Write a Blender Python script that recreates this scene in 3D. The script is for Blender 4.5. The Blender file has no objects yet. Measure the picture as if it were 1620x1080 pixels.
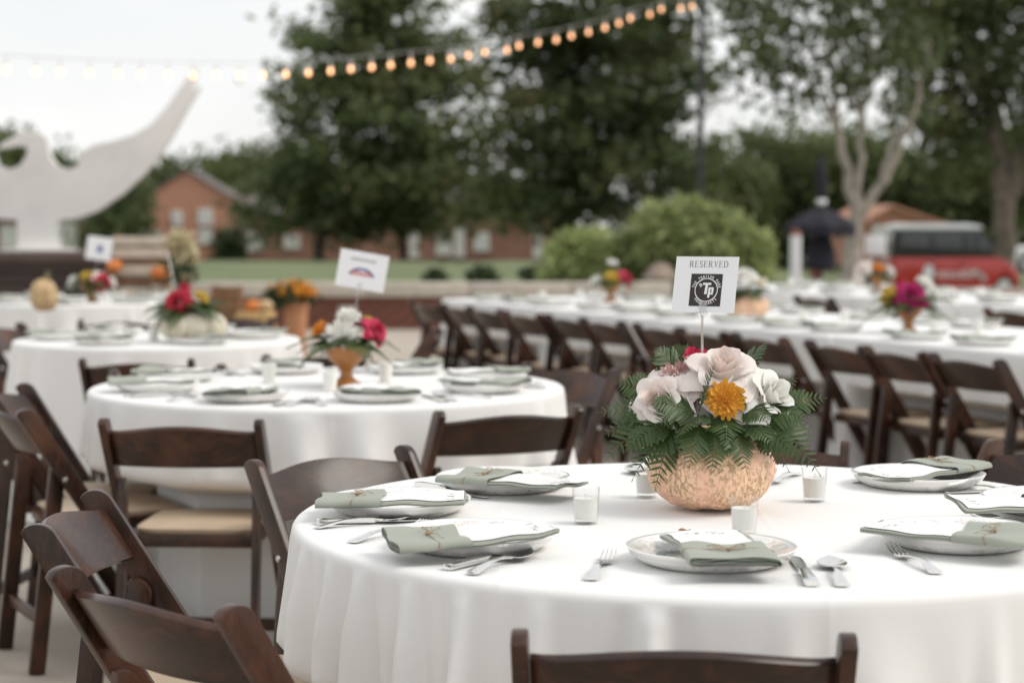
import bpy, bmesh, math, random
import numpy as np
from mathutils import Vector, Matrix, Euler, Quaternion

PI = math.pi
R = math.radians
scene = bpy.context.scene
C = scene.collection

# ------------------------------------------------------------------ camera, sky, sun, exposure
F_PX, YH, CAM_Z = 3000.0, 350.0, 1.294          # focal length and horizon of a 1620 px wide frame
PITCH = math.atan((540 - YH) / F_PX)
cam_d = bpy.data.cameras.new('camera')
cam_d.sensor_width = 36.0
cam_d.lens = F_PX / 1620.0 * 36.0
cam_d.clip_start = 0.05
cam_d.clip_end = 2000
cam_d.dof.use_dof = True
cam_d.dof.focus_distance = 3.36
cam_d.dof.aperture_fstop = 3.4
cam = bpy.data.objects.new('camera', cam_d)
C.objects.link(cam)
cam.location = (0, 0, CAM_Z)
cam.rotation_euler = (PI / 2 - PITCH, 0, 0)
scene.camera = cam

SUN_EL, SUN_AZ = R(48), R(97)                   # azimuth clockwise from +Y (veiled sun to the right, a little behind the camera)
world = bpy.data.worlds.new('World')
scene.world = world
world.use_nodes = True
wn, wl = world.node_tree.nodes, world.node_tree.links
wn.clear()
w_out = wn.new('ShaderNodeOutputWorld')
w_bg = wn.new('ShaderNodeBackground')
w_sky = wn.new('ShaderNodeTexSky')
w_sky.sky_type = 'NISHITA'
w_sky.sun_disc = False
w_sky.sun_elevation = SUN_EL
w_sky.sun_rotation = SUN_AZ
w_sky.dust_density = 2.0
w_tc = wn.new('ShaderNodeTexCoord')
w_map = wn.new('ShaderNodeMapping')
w_map.inputs['Scale'].default_value = (1.0, 1.0, 3.2)
w_noise = wn.new('ShaderNodeTexNoise')
w_noise.inputs['Scale'].default_value = 3.4
w_noise.inputs['Detail'].default_value = 5
w_ramp = wn.new('ShaderNodeValToRGB')
w_ramp.color_ramp.elements[0].position = 0.30
w_ramp.color_ramp.elements[0].color = (0.72, 0.72, 0.72, 1)
w_ramp.color_ramp.elements[1].position = 0.62
w_ramp.color_ramp.elements[1].color = (0.97, 0.97, 0.97, 1)
w_mix = wn.new('ShaderNodeMix')
w_mix.data_type = 'RGBA'
w_mix.inputs['B'].default_value = (6.5, 6.5, 6.45, 1)      # sunlit thin cloud
w_bg.inputs['Strength'].default_value = 0.122
wl.new(w_tc.outputs['Generated'], w_map.inputs['Vector'])
wl.new(w_map.outputs['Vector'], w_noise.inputs['Vector'])
wl.new(w_noise.outputs['Fac'], w_ramp.inputs['Fac'])
wl.new(w_ramp.outputs['Color'], w_mix.inputs['Factor'])
wl.new(w_sky.outputs['Color'], w_mix.inputs['A'])
wl.new(w_mix.outputs['Result'], w_bg.inputs['Color'])
wl.new(w_bg.outputs['Background'], w_out.inputs['Surface'])

sun_d = bpy.data.lights.new('sun', 'SUN')
sun_d.energy = 1.35
sun_d.angle = R(28)
sun_d.color = (1.0, 0.95, 0.87)
sun = bpy.data.objects.new('sun', sun_d)
C.objects.link(sun)
_sv = Vector((math.sin(SUN_AZ) * math.cos(SUN_EL), math.cos(SUN_AZ) * math.cos(SUN_EL), math.sin(SUN_EL)))
sun.rotation_euler = (-_sv).to_track_quat('-Z', 'Y').to_euler()

scene.view_settings.view_transform = 'Standard'
scene.view_settings.look = 'None'
scene.view_settings.exposure = 0.37
scene.view_settings.gamma = 1.0
scene.view_settings.use_curve_mapping = False
scene.render.engine = 'CYCLES'
scene.cycles.use_denoising = True
scene.cycles.max_bounces = 8
scene.cycles.transparent_max_bounces = 8
scene.cycles.caustics_reflective = False
scene.cycles.caustics_refractive = False

# ------------------------------------------------------------------ helpers
def ray(px, py):
    x, y = (px - 810) / F_PX, -(py - 540) / F_PX
    s, c = math.sin(PITCH), math.cos(PITCH)
    return Vector((x, y * s + c, y * c - s))

def on(px, py, z):                 # point of the level plane z seen at that spot of the photograph
    d = ray(px, py)
    t = (z - CAM_Z) / d.z
    return Vector((d.x * t, d.y * t, z))

def at(px, py, Y):                 # point at real distance Y
    d = ray(px, py)
    t = Y / d.y
    return Vector((d.x * t, Y, CAM_Z + d.z * t))

def proj(p):
    s, c = math.sin(PITCH), math.cos(PITCH)
    v = Vector(p) - Vector((0, 0, CAM_Z))
    dz = v.y * c - v.z * s
    return 810 + F_PX * v.x / dz, 540 - F_PX * (v.y * s + v.z * c) / dz

ORD = ['first', 'second', 'third', 'fourth', 'fifth', 'sixth', 'seventh', 'eighth', 'ninth', 'tenth', 'eleventh', 'twelfth',
       'thirteenth', 'fourteenth', 'fifteenth', 'sixteenth']

def tag(o, label=None, cat=None, group=None, kind=None):
    if label: o['label'] = label
    if cat: o['category'] = cat
    if group: o['group'] = group
    if kind: o['kind'] = kind
    return o

def empty(name, loc=(0, 0, 0), rz=0.0, parent=None):
    o = bpy.data.objects.new(name, None)
    o.empty_display_size = 0.05
    C.objects.link(o)
    o.location = loc
    o.rotation_euler = (0, 0, rz)
    if parent: o.parent = parent
    return o

def link(name, me, mat=None, parent=None, loc=None, rot=None):
    if mat is not None and len(me.materials) == 0:
        me.materials.append(mat)
    o = bpy.data.objects.new(name, me)
    C.objects.link(o)
    if parent: o.parent = parent
    if loc is not None: o.location = loc
    if rot is not None: o.rotation_euler = rot
    return o

def mesh(name, verts, faces, smooth=True, angle=40):
    me = bpy.data.meshes.new(name)
    me.from_pydata([tuple(v) for v in verts], [], faces)
    me.update()
    if smooth:
        me.polygons.foreach_set('use_smooth', [True] * len(me.polygons))
        if angle: me.set_sharp_from_angle(angle=R(angle))
    return me

def mesh_quads(name, V, n_per=4):
    """V: (N, n_per, 3) array of separate polygons"""
    N = len(V)
    me = bpy.data.meshes.new(name)
    me.vertices.add(N * n_per)
    me.vertices.foreach_set('co', np.ascontiguousarray(V, dtype=np.float32).ravel())
    me.loops.add(N * n_per)
    me.loops.foreach_set('vertex_index', np.arange(N * n_per, dtype=np.int32))
    me.polygons.add(N)
    me.polygons.foreach_set('loop_start', np.arange(0, N * n_per, n_per, dtype=np.int32))
    me.update(calc_edges=True)
    return me

class MB:
    def __init__(self): self.v, self.f = [], []
    def add(self, vf, M=None):
        v, f = vf
        n = len(self.v)
        self.v += [tuple(M @ Vector(p)) for p in v] if M is not None else [tuple(p) for p in v]
        self.f += [tuple(i + n for i in q) for q in f]
        return self
    def mesh(self, name, smooth=True, angle=40, bevel=0.0, seg=2):
        me = mesh(name, self.v, self.f, smooth, None if bevel else angle)
        if bevel:
            bm = bmesh.new(); bm.from_mesh(me)
            bmesh.ops.recalc_face_normals(bm, faces=bm.faces)
            ed = [e for e in bm.edges if len(e.link_faces) == 2 and e.calc_face_angle(0) > R(35)]
            bmesh.ops.bevel(bm, geom=ed, offset=bevel, segments=seg, profile=0.6, affect='EDGES', clamp_overlap=True)
            bm.to_mesh(me); bm.free()
            me.polygons.foreach_set('use_smooth', [True] * len(me.polygons))
            me.set_sharp_from_angle(angle=R(angle))
        return me

def box(cx, cy, cz, sx, sy, sz):
    x, y, z = sx / 2, sy / 2, sz / 2
    v = [(cx + a * x, cy + b * y, cz + c * z) for c in (-1, 1) for b in (-1, 1) for a in (-1, 1)]
    f = [(0, 2, 3, 1), (4, 5, 7, 6), (0, 1, 5, 4), (2, 6, 7, 3), (0, 4, 6, 2), (1, 3, 7, 5)]
    return v, f

def lathe(prof, n=32, close=False):
    v, f = [], []
    m = len(prof)
    for i in range(n):
        a = 2 * PI * i / n
        for r, z in prof: v.append((r * math.cos(a), r * math.sin(a), z))
    for i in range(n):
        j = (i + 1) % n
        for k in range(m - 1 if not close else m):
            k2 = (k + 1) % m
            f.append((i * m + k, j * m + k, j * m + k2, i * m + k2))
    return v, f

def tube(path, rad, n=8, closed=False, flat=1.0):
    path = [Vector(p) for p in path]
    m = len(path)
    rads = rad if isinstance(rad, (list, tuple)) else [rad] * m
    v, f = [], []
    up = Vector((0, 0, 1))
    prev = None
    for i, p in enumerate(path):
        if closed: t = path[(i + 1) % m] - path[i - 1]
        else: t = path[min(i + 1, m - 1)] - path[max(i - 1, 0)]
        t.normalize()
        if prev is None:
            s = t.cross(up)
            if s.length < 1e-3: s = t.cross(Vector((0, 1, 0)))
        else:
            s = prev - t * prev.dot(t)
        s.normalize(); prev = s
        b = s.cross(t)
        for k in range(n):
            a = 2 * PI * k / n
            v.append(p + s * (math.cos(a) * rads[i]) + b * (math.sin(a) * rads[i] * flat))
    for i in range(m if closed else m - 1):
        i2 = (i + 1) % m
        for k in range(n):
            k2 = (k + 1) % n
            f.append((i * n + k, i2 * n + k, i2 * n + k2, i * n + k2))
    if not closed:
        f.append(tuple(range(n))); f.append(tuple(reversed(range((m - 1) * n, m * n))))
    return v, f

def prism(poly, t, axis='x'):
    """2-D outline extruded by t, centred; axis x: outline is (y, z)"""
    n = len(poly)
    v = []
    for s in (-t / 2, t / 2):
        for a, b in poly:
            v.append((s, a, b) if axis == 'x' else ((a, s, b) if axis == 'y' else (a, b, s)))
    f = [tuple(range(n - 1, -1, -1)), tuple(range(n, 2 * n))]
    for i in range(n):
        j = (i + 1) % n
        f.append((i, j, n + j, n + i))
    return v, f

def gridsurf(fn, nu, nv, closed_u=False):
    v = [fn(i / nu if closed_u else i / (nu - 1), j / (nv - 1)) for i in range(nu) for j in range(nv)]
    f = []
    for i in range(nu if closed_u else nu - 1):
        i2 = (i + 1) % nu
        for j in range(nv - 1):
            f.append((i * nv + j, i2 * nv + j, i2 * nv + j + 1, i * nv + j + 1))
    return v, f

def copy_tree(o, parent=None):
    c = o.copy()
    C.objects.link(c)
    c.parent = parent
    for ch in o.children: copy_tree(ch, c)
    return c

def remove_tree(o):
    for ch in list(o.children): remove_tree(ch)
    bpy.data.objects.remove(o)

# ------------------------------------------------------------------ materials
def new_mat(name):
    m = bpy.data.materials.new(name)
    m.use_nodes = True
    nt = m.node_tree
    return m, nt, nt.nodes['Principled BSDF']

def coords(nt, kind='Object', scale=(1, 1, 1)):
    tc = nt.nodes.new('ShaderNodeTexCoord')
    mp = nt.nodes.new('ShaderNodeMapping')
    mp.inputs['Scale'].default_value = scale
    nt.links.new(tc.outputs[kind], mp.inputs['Vector'])
    return mp.outputs['Vector']

def noise(nt, vec, scale, detail=4, rough=0.55, out='Fac', dist=0.0):
    n = nt.nodes.new('ShaderNodeTexNoise')
    n.inputs['Scale'].default_value = scale
    n.inputs['Detail'].default_value = detail
    n.inputs['Roughness'].default_value = rough
    n.inputs['Distortion'].default_value = dist
    if vec is not None: nt.links.new(vec, n.inputs['Vector'])
    return n.outputs[out]

def ramp(nt, fac, stops):
    r = nt.nodes.new('ShaderNodeValToRGB')
    el = r.color_ramp.elements
    while len(el) < len(stops): el.new(0.5)
    for e, (p, c) in zip(el, stops):
        e.position = p
        e.color = (c, c, c, 1) if isinstance(c, (int, float)) else (*c, 1)
    nt.links.new(fac, r.inputs['Fac'])
    return r.outputs['Color']

def bump(nt, bsdf, h, strength=0.2, dist=0.002):
    b = nt.nodes.new('ShaderNodeBump')
    b.inputs['Strength'].default_value = strength
    b.inputs['Distance'].default_value = dist
    nt.links.new(h, b.inputs['Height'])
    nt.links.new(b.outputs['Normal'], bsdf.inputs['Normal'])

def mixc(nt, fac, a, b, blend='MIX'):
    m = nt.nodes.new('ShaderNodeMix')
    m.data_type = 'RGBA'
    m.blend_type = blend
    for key, val in (('Factor', fac), ('A', a), ('B', b)):
        if isinstance(val, (int, float)): m.inputs[key].default_value = val if key == 'Factor' else (val, val, val, 1)
        elif isinstance(val, tuple): m.inputs[key].default_value = (*val, 1)
        else: nt.links.new(val, m.inputs[key])
    return m.outputs['Result']

def math_n(nt, op, a, b=None, clamp=False):
    m = nt.nodes.new('ShaderNodeMath')
    m.operation = op
    m.use_clamp = clamp
    for i, val in enumerate((a, b)):
        if val is None: continue
        if isinstance(val, (int, float)): m.inputs[i].default_value = val
        else: nt.links.new(val, m.inputs[i])
    return m.outputs['Value']

def simple(name, col, rough=0.6, metal=0.0, var=0.15, vscale=6.0, bmp=0.0, bscale=60.0, kind='Object', coat=0.0, trans=None):
    m, nt, b = new_mat(name)
    v = coords(nt, kind)
    dark = tuple(c * (1 - var) for c in col)
    lite = tuple(min(1, c * (1 + var)) for c in col)
    nt.links.new(ramp(nt, noise(nt, v, vscale), [(0.3, dark), (0.7, lite)]), b.inputs['Base Color'])
    b.inputs['Roughness'].default_value = rough
    b.inputs['Metallic'].default_value = metal
    if coat:
        b.inputs['Coat Weight'].default_value = coat
        b.inputs['Coat Roughness'].default_value = 0.15
    if bmp: bump(nt, b, noise(nt, v, bscale, 5), bmp)
    return m

def leafy(name, dark, lite, rough=0.5, scale=1.2, transl=0.25, tint=None):
    m, nt, b = new_mat(name)
    v = coords(nt)
    col = ramp(nt, noise(nt, v, scale, 3), [(0.32, dark), (0.68, lite)])
    if tint:
        col = mixc(nt, ramp(nt, noise(nt, v, scale * 0.45, 2), [(0.52, 0.0), (0.72, 0.8)]), col, tint)
    inf = nt.nodes.new('ShaderNodeObjectInfo')
    k = math_n(nt, 'ADD', math_n(nt, 'MULTIPLY', inf.outputs['Random'], 0.3), 0.85)
    hs = nt.nodes.new('ShaderNodeHueSaturation')
    nt.links.new(k, hs.inputs['Value'])
    nt.links.new(col, hs.inputs['Color'])
    nt.links.new(hs.outputs['Color'], b.inputs['Base Color'])
    b.inputs['Roughness'].default_value = rough
    b.inputs['Specular IOR Level'].default_value = 0.35
    if transl:
        t = nt.nodes.new('ShaderNodeBsdfTranslucent')
        nt.links.new(hs.outputs['Color'], t.inputs['Color'])
        mx = nt.nodes.new('ShaderNodeMixShader')
        mx.inputs['Fac'].default_value = transl
        nt.links.new(b.outputs['BSDF'], mx.inputs[1])
        nt.links.new(t.outputs['BSDF'], mx.inputs[2])
        nt.links.new(mx.outputs['Shader'], nt.nodes['Material Output'].inputs['Surface'])
    return m

M = {}

def m_wood():
    m, nt, b = new_mat('mahogany_wood')
    inf = nt.nodes.new('ShaderNodeObjectInfo')
    tc = nt.nodes.new('ShaderNodeTexCoord')
    off = nt.nodes.new('ShaderNodeVectorMath'); off.operation = 'ADD'
    sc = nt.nodes.new('ShaderNodeVectorMath'); sc.operation = 'SCALE'
    cmb = nt.nodes.new('ShaderNodeCombineXYZ')
    for i in range(3): nt.links.new(inf.outputs['Random'], cmb.inputs[i])
    nt.links.new(cmb.outputs['Vector'], sc.inputs[0]); sc.inputs['Scale'].default_value = 13.0
    nt.links.new(tc.outputs['Object'], off.inputs[0]); nt.links.new(sc.outputs['Vector'], off.inputs[1])
    mp = nt.nodes.new('ShaderNodeMapping'); mp.inputs['Scale'].default_value = (2.2, 9.0, 2.2)
    nt.links.new(off.outputs['Vector'], mp.inputs['Vector'])
    g1 = noise(nt, mp.outputs['Vector'], 6.0, 8, 0.65, dist=1.2)
    g2 = noise(nt, off.outputs['Vector'], 7.0, 3)
    col = ramp(nt, g1, [(0.22, (0.009, 0.0040, 0.0028)), (0.5, (0.023, 0.0090, 0.0052)), (0.8, (0.075, 0.0265, 0.0120))])
    col = mixc(nt, ramp(nt, g2, [(0.45, 0.0), (0.72, 0.7)]), col, (0.100, 0.038, 0.017))
    scr = noise(nt, off.outputs['Vector'], 55.0, 6, 0.75)
    scr2 = noise(nt, mp.outputs['Vector'], 30.0, 3)
    wear = math_n(nt, 'MULTIPLY', ramp(nt, scr, [(0.60, 0.0), (0.68, 1.0)]), ramp(nt, scr2, [(0.5, 0.0), (0.66, 0.8)]))
    col = mixc(nt, wear, col, (0.17, 0.085, 0.045))
    k = math_n(nt, 'ADD', math_n(nt, 'MULTIPLY', inf.outputs['Random'], 0.7), 0.7)
    hs = nt.nodes.new('ShaderNodeHueSaturation'); nt.links.new(k, hs.inputs['Value']); nt.links.new(col, hs.inputs['Color'])
    nt.links.new(hs.outputs['Color'], b.inputs['Base Color'])
    rr = ramp(nt, g2, [(0.3, 0.30), (0.75, 0.46)])
    nt.links.new(rr, b.inputs['Roughness'])
    b.inputs['Coat Weight'].default_value = 0.30
    b.inputs['Coat Roughness'].default_value = 0.16
    b.inputs['Specular IOR Level'].default_value = 0.30
    bump(nt, b, g1, 0.12, 0.001)
    return m
M['wood'] = m_wood()
M['vinyl'] = simple('tan_vinyl', (0.52, 0.40, 0.28), 0.5, var=0.08, vscale=12, bmp=0.15, bscale=300)
M['steel'] = simple('brushed_steel', (0.6, 0.6, 0.6), 0.3, 1.0, var=0.1)

def m_cloth(name, col, weave=420.0, var=0.03):
    m, nt, b = new_mat(name)
    v = coords(nt)
    c = ramp(nt, noise(nt, v, 5.0, 4), [(0.3, tuple(x * (1 - var) for x in col)), (0.7, col)])
    nt.links.new(c, b.inputs['Base Color'])
    b.inputs['Roughness'].default_value = 0.85
    b.inputs['Specular IOR Level'].default_value = 0.2
    b.inputs['Sheen Weight'].default_value = 0.15
    w1 = noise(nt, coords(nt, 'Object', (1, 1, 0.06)), weave, 2)
    w2 = noise(nt, coords(nt, 'Object', (0.06, 0.06, 1)), weave, 2)
    w3 = noise(nt, v, 16.0, 4)
    h = math_n(nt, 'ADD', math_n(nt, 'MULTIPLY', math_n(nt, 'ADD', w1, w2), 0.10), w3)
    if weave < 500:                               # pressed fold lines of the cloth
        sx = nt.nodes.new('ShaderNodeSeparateXYZ'); nt.links.new(noise(nt, v, 2.0, 2, out='Color'), sx.inputs[0])
        sp = nt.nodes.new('ShaderNodeSeparateXYZ'); nt.links.new(v, sp.inputs[0])
        for ax_, per, ph in ((0, 2.13, .31), (1, 2.13, .12)):
            q = math_n(nt, 'ADD', math_n(nt, 'ADD', math_n(nt, 'MULTIPLY', sp.outputs[ax_], per), ph), math_n(nt, 'MULTIPLY', sx.outputs[ax_], 0.03))
            d = math_n(nt, 'ABSOLUTE', math_n(nt, 'SUBTRACT', math_n(nt, 'FRACT', q), 0.5))
            rg = math_n(nt, 'SUBTRACT', 1.0, math_n(nt, 'MULTIPLY', d, 45.0), True)
            h = math_n(nt, 'ADD', h, math_n(nt, 'MULTIPLY', rg, 1.1))
    bump(nt, b, h, 0.16, 0.004)
    return m
M['linen'] = m_cloth('white_table_linen', (0.82, 0.815, 0.80))
M['sage'] = m_cloth('sage_napkin_linen', (0.345, 0.368, 0.312), 700, 0.1)
M['twine'] = simple('jute_twine', (0.36, 0.25, 0.15), 0.9, var=0.3, vscale=200)

def m_china():
    m, nt, b = new_mat('printed_china')
    tc = nt.nodes.new('ShaderNodeTexCoord')
    sx = nt.nodes.new('ShaderNodeSeparateXYZ'); nt.links.new(tc.outputs['Object'], sx.inputs[0])
    r2 = math_n(nt, 'ADD', math_n(nt, 'POWER', sx.outputs[0], 2.0), math_n(nt, 'POWER', sx.outputs[1], 2.0))
    r = math_n(nt, 'SQRT', r2)
    inf = nt.nodes.new('ShaderNodeObjectInfo')
    base = (0.84, 0.83, 0.80)
    # inner line band, rim flowers and rim line
    def band(c, w):
        return math_n(nt, 'LESS_THAN', math_n(nt, 'ABSOLUTE', math_n(nt, 'SUBTRACT', r, c)), w)
    flow = noise(nt, tc.outputs['Object'], 75.0, 3)
    flow2 = noise(nt, tc.outputs['Object'], 46.0, 2)
    pat = math_n(nt, 'MULTIPLY', band(0.106, 0.016), math_n(nt, 'GREATER_THAN', flow, 0.54))
    colp = ramp(nt, flow2, [(0.38, (0.42, 0.46, 0.55)), (0.5, (0.62, 0.48, 0.42)), (0.62, (0.55, 0.56, 0.45))])
    c = mixc(nt, math_n(nt, 'MULTIPLY', pat, 0.5), base, colp)
    inner = math_n(nt, 'MULTIPLY', band(0.080, 0.007), math_n(nt, 'GREATER_THAN', noise(nt, tc.outputs['Object'], 160.0, 2), 0.47))
    c = mixc(nt, math_n(nt, 'MULTIPLY', inner, 0.8), c, (0.30, 0.36, 0.46))
    c = mixc(nt, math_n(nt, 'MULTIPLY', band(0.1290, 0.0012), 0.3), c, (0.55, 0.55, 0.56))
    nt.links.new(c, b.inputs['Base Color'])
    b.inputs['Roughness'].default_value = 0.12
    b.inputs['Coat Weight'].default_value = 0.4
    return m
M['china'] = m_china()
M['silver'] = simple('polished_flatware', (0.80, 0.79, 0.77), 0.13, 1.0, var=0.04, vscale=40)

def m_card(name):
    m, nt, b = new_mat(name)
    tc = nt.nodes.new('ShaderNodeTexCoord')
    sx = nt.nodes.new('ShaderNodeSeparateXYZ'); nt.links.new(tc.outputs['Object'], sx.inputs[0])
    x, y = sx.outputs[0], sx.outputs[1]     # x along the card, y across
    row = math_n(nt, 'FRACT', math_n(nt, 'MULTIPLY', x, 95.0))
    line = math_n(nt, 'MULTIPLY', math_n(nt, 'GREATER_THAN', row, 0.45), math_n(nt, 'LESS_THAN', row, 0.75))
    n1 = noise(nt, coords(nt, 'Object', (95, 420, 1)), 1.0, 1)
    words = math_n(nt, 'MULTIPLY', line, math_n(nt, 'GREATER_THAN', n1, 0.5))
    inside = math_n(nt, 'MULTIPLY', math_n(nt, 'LESS_THAN', math_n(nt, 'ABSOLUTE', y), 0.034),
                    math_n(nt, 'LESS_THAN', math_n(nt, 'ABSOLUTE', math_n(nt, 'ADD', x, 0.008)), 0.058))
    words = math_n(nt, 'MULTIPLY', words, inside)
    # leafy garland near the inner edge
    g = noise(nt, coords(nt, 'Object', (150, 120, 1)), 1.0, 3)
    gar = math_n(nt, 'MULTIPLY', math_n(nt, 'LESS_THAN', math_n(nt, 'ABSOLUTE', math_n(nt, 'SUBTRACT', x, 0.066)), 0.0065),
                 math_n(nt, 'MULTIPLY', math_n(nt, 'GREATER_THAN', g, 0.53), math_n(nt, 'LESS_THAN', math_n(nt, 'ABSOLUTE', y), 0.034)))
    c = mixc(nt, math_n(nt, 'MULTIPLY', words, 0.28), (0.84, 0.835, 0.82), (0.32, 0.33, 0.33))
    c = mixc(nt, math_n(nt, 'MULTIPLY', gar, 0.8), c, (0.20, 0.23, 0.22))
    nt.links.new(c, b.inputs['Base Color'])
    b.inputs['Roughness'].default_value = 0.7
    return m
M['menu'] = m_card('printed_menu_card')
M['paper'] = simple('white_card_stock', (0.80, 0.80, 0.815), 0.7, var=0.015, vscale=30)
M['ink_brown'] = simple('dark_brown_ink', (0.030, 0.021, 0.018), 0.6, var=0.05)
M['ink_white'] = simple('white_ink', (0.78, 0.77, 0.76), 0.6, var=0.02)
M['ink_grey'] = simple('grey_green_ink', (0.20, 0.205, 0.17), 0.7, var=0.05)
M['ink_red'] = simple('red_ink', (0.55, 0.12, 0.10), 0.7, var=0.05)
M['ink_blue'] = simple('blue_ink', (0.12, 0.14, 0.32), 0.7, var=0.05)

def m_glass(name, rough=0.02, ior=1.45, col=(1, 1, 1)):
    m, nt, b = new_mat(name)
    b.inputs['Base Color'].default_value = (*col, 1)
    b.inputs['Transmission Weight'].default_value = 1.0
    b.inputs['Roughness'].default_value = rough
    b.inputs['IOR'].default_value = ior
    n = noise(nt, coords(nt), 40.0, 2)
    bump(nt, b, n, 0.02, 0.001)
    return m
def m_thin_glass(name, base_fac=0.06):
    m, nt, b = new_mat(name)
    nt.nodes.remove(b)
    tr = nt.nodes.new('ShaderNodeBsdfTransparent'); tr.inputs['Color'].default_value = (0.99, 0.992, 0.992, 1)
    gl = nt.nodes.new('ShaderNodeBsdfGlossy'); gl.inputs['Roughness'].default_value = 0.03
    fr = nt.nodes.new('ShaderNodeLayerWeight'); fr.inputs['Blend'].default_value = 0.5
    fac = math_n(nt, 'ADD', math_n(nt, 'MULTIPLY', math_n(nt, 'POWER', fr.outputs['Facing'], 4.0), 0.6), math_n(nt, 'MULTIPLY', noise(nt, coords(nt), 20.0, 1), base_fac))
    mx = nt.nodes.new('ShaderNodeMixShader')
    nt.links.new(fac, mx.inputs['Fac']); nt.links.new(tr.outputs['BSDF'], mx.inputs[1]); nt.links.new(gl.outputs['BSDF'], mx.inputs[2])
    nt.links.new(mx.outputs['Shader'], nt.nodes['Material Output'].inputs['Surface'])
    return m
M['glass'] = m_thin_glass('clear_glass')
M['acrylic'] = m_thin_glass('clear_acrylic', 0.35)
M['acrylic_stem'] = m_thin_glass('frosted_acrylic', 0.95)
M['wax'] = simple('white_wax', (0.80, 0.785, 0.74), 0.45, var=0.03, vscale=30)
M['wax'].node_tree.nodes['Principled BSDF'].inputs['Subsurface Weight'].default_value = 0.3
M['wax'].node_tree.nodes['Principled BSDF'].inputs['Subsurface Radius'].default_value = (0.01, 0.008, 0.006)
M['wick'] = simple('cotton_wick', (0.75, 0.72, 0.65), 0.9)

def m_pumpkin(name, base, pink, fleck, crust=1.0):
    m, nt, b = new_mat(name)
    v = coords(nt)
    n1 = noise(nt, v, 14.0, 5)
    c = ramp(nt, n1, [(0.3, pink), (0.55, base), (0.75, tuple(min(1, x * 1.15) for x in base))])
    n2 = noise(nt, coords(nt, 'Object', (1, 1, 0.62)), 150.0, 5, 0.7, dist=0.5)
    n3 = noise(nt, v, 17.0, 3)
    f = math_n(nt, 'MULTIPLY', ramp(nt, n2, [(0.51, 0.0), (0.57, 1.0)]), ramp(nt, n3, [(0.36, 0.12), (0.60, 1.0)]))
    c = mixc(nt, math_n(nt, 'MULTIPLY', f, 0.85 * crust), c, fleck)
    n4 = noise(nt, v, 110.0, 3)
    f2 = ramp(nt, n4, [(0.66, 0.0), (0.73, 0.7 * crust)])
    c = mixc(nt, f2, c, tuple(x * 0.45 for x in fleck))
    nt.links.new(c, b.inputs['Base Color'])
    b.inputs['Roughness'].default_value = 0.5
    b.inputs['Subsurface Weight'].default_value = 0.05
    b.inputs['Subsurface Radius'].default_value = (0.02, 0.01, 0.005)
    h = math_n(nt, 'ADD', math_n(nt, 'MULTIPLY', f, 0.8), n1)
    bump(nt, b, h, 0.7, 0.004)
    return m
M['peach_pumpkin'] = m_pumpkin('warty_peach_pumpkin', (0.90, 0.59, 0.39), (0.90, 0.53, 0.40), (0.42, 0.29, 0.13), 0.9)
M['cream_pumpkin'] = m_pumpkin('cream_pumpkin', (0.72, 0.66, 0.52), (0.70, 0.62, 0.48), (0.5, 0.42, 0.28), 0.4)
M['orange_pumpkin'] = m_pumpkin('orange_pumpkin', (0.75, 0.24, 0.05), (0.70, 0.20, 0.05), (0.4, 0.2, 0.06), 0.3)
M['tan_pumpkin'] = m_pumpkin('tan_gourd', (0.62, 0.44, 0.24), (0.60, 0.42, 0.22), (0.36, 0.24, 0.1), 0.6)
M['stem'] = simple('dry_stem', (0.20, 0.16, 0.08), 0.8)

def m_petal(name, col, tip, sc=30):
    m, nt, b = new_mat(name)
    v = coords(nt)
    c = ramp(nt, noise(nt, v, sc, 3), [(0.3, col), (0.7, tip)])
    nt.links.new(c, b.inputs['Base Color'])
    b.inputs['Roughness'].default_value = 0.6
    b.inputs['Specular IOR Level'].default_value = 0.25
    b.inputs['Sheen Weight'].default_value = 0.1
    t = nt.nodes.new('ShaderNodeBsdfTranslucent')
    nt.links.new(c, t.inputs['Color'])
    mx = nt.nodes.new('ShaderNodeMixShader')
    mx.inputs['Fac'].default_value = 0.22
    nt.links.new(b.outputs['BSDF'], mx.inputs[1])
    nt.links.new(t.outputs['BSDF'], mx.inputs[2])
    nt.links.new(mx.outputs['Shader'], nt.nodes['Material Output'].inputs['Surface'])
    bump(nt, b, noise(nt, coords(nt, 'Object', (1, 1, 0.15)), 260, 2), 0.1, 0.001)
    return m
M['blush'] = m_petal('blush_petal', (0.84, 0.745, 0.70), (0.87, 0.82, 0.785))
M['blush_deep'] = m_petal('dusty_blush_petal', (0.82, 0.67, 0.61), (0.86, 0.78, 0.73))
M['ivory'] = m_petal('ivory_petal', (0.86, 0.845, 0.79), (0.88, 0.875, 0.84))
M['gold'] = m_petal('golden_petal', (0.66, 0.30, 0.025), (0.84, 0.46, 0.07), 60)
M['yellow'] = m_petal('yellow_petal', (0.66, 0.46, 0.07), (0.75, 0.58, 0.14), 60)
M['orange'] = m_petal('orange_petal', (0.72, 0.28, 0.03), (0.80, 0.38, 0.05), 60)
M['mauve'] = m_petal('mauve_petal', (0.48, 0.22, 0.22), (0.64, 0.42, 0.38), 90)
M['hotpink'] = m_petal('hot_pink_petal', (0.50, 0.020, 0.075), (0.62, 0.05, 0.12))
M['magenta'] = m_petal('magenta_petal', (0.34, 0.010, 0.10), (0.48, 0.025, 0.15))
M['crimson'] = m_petal('crimson_petal', (0.42, 0.015, 0.04), (0.55, 0.04, 0.07))

M['fern'] = leafy('leatherleaf_fern', (0.026, 0.054, 0.017), (0.100, 0.155, 0.052), 0.38, 26.0, 0.25)
M['fern_stem'] = simple('fern_stem', (0.075, 0.085, 0.03), 0.6, var=0.2)

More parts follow.
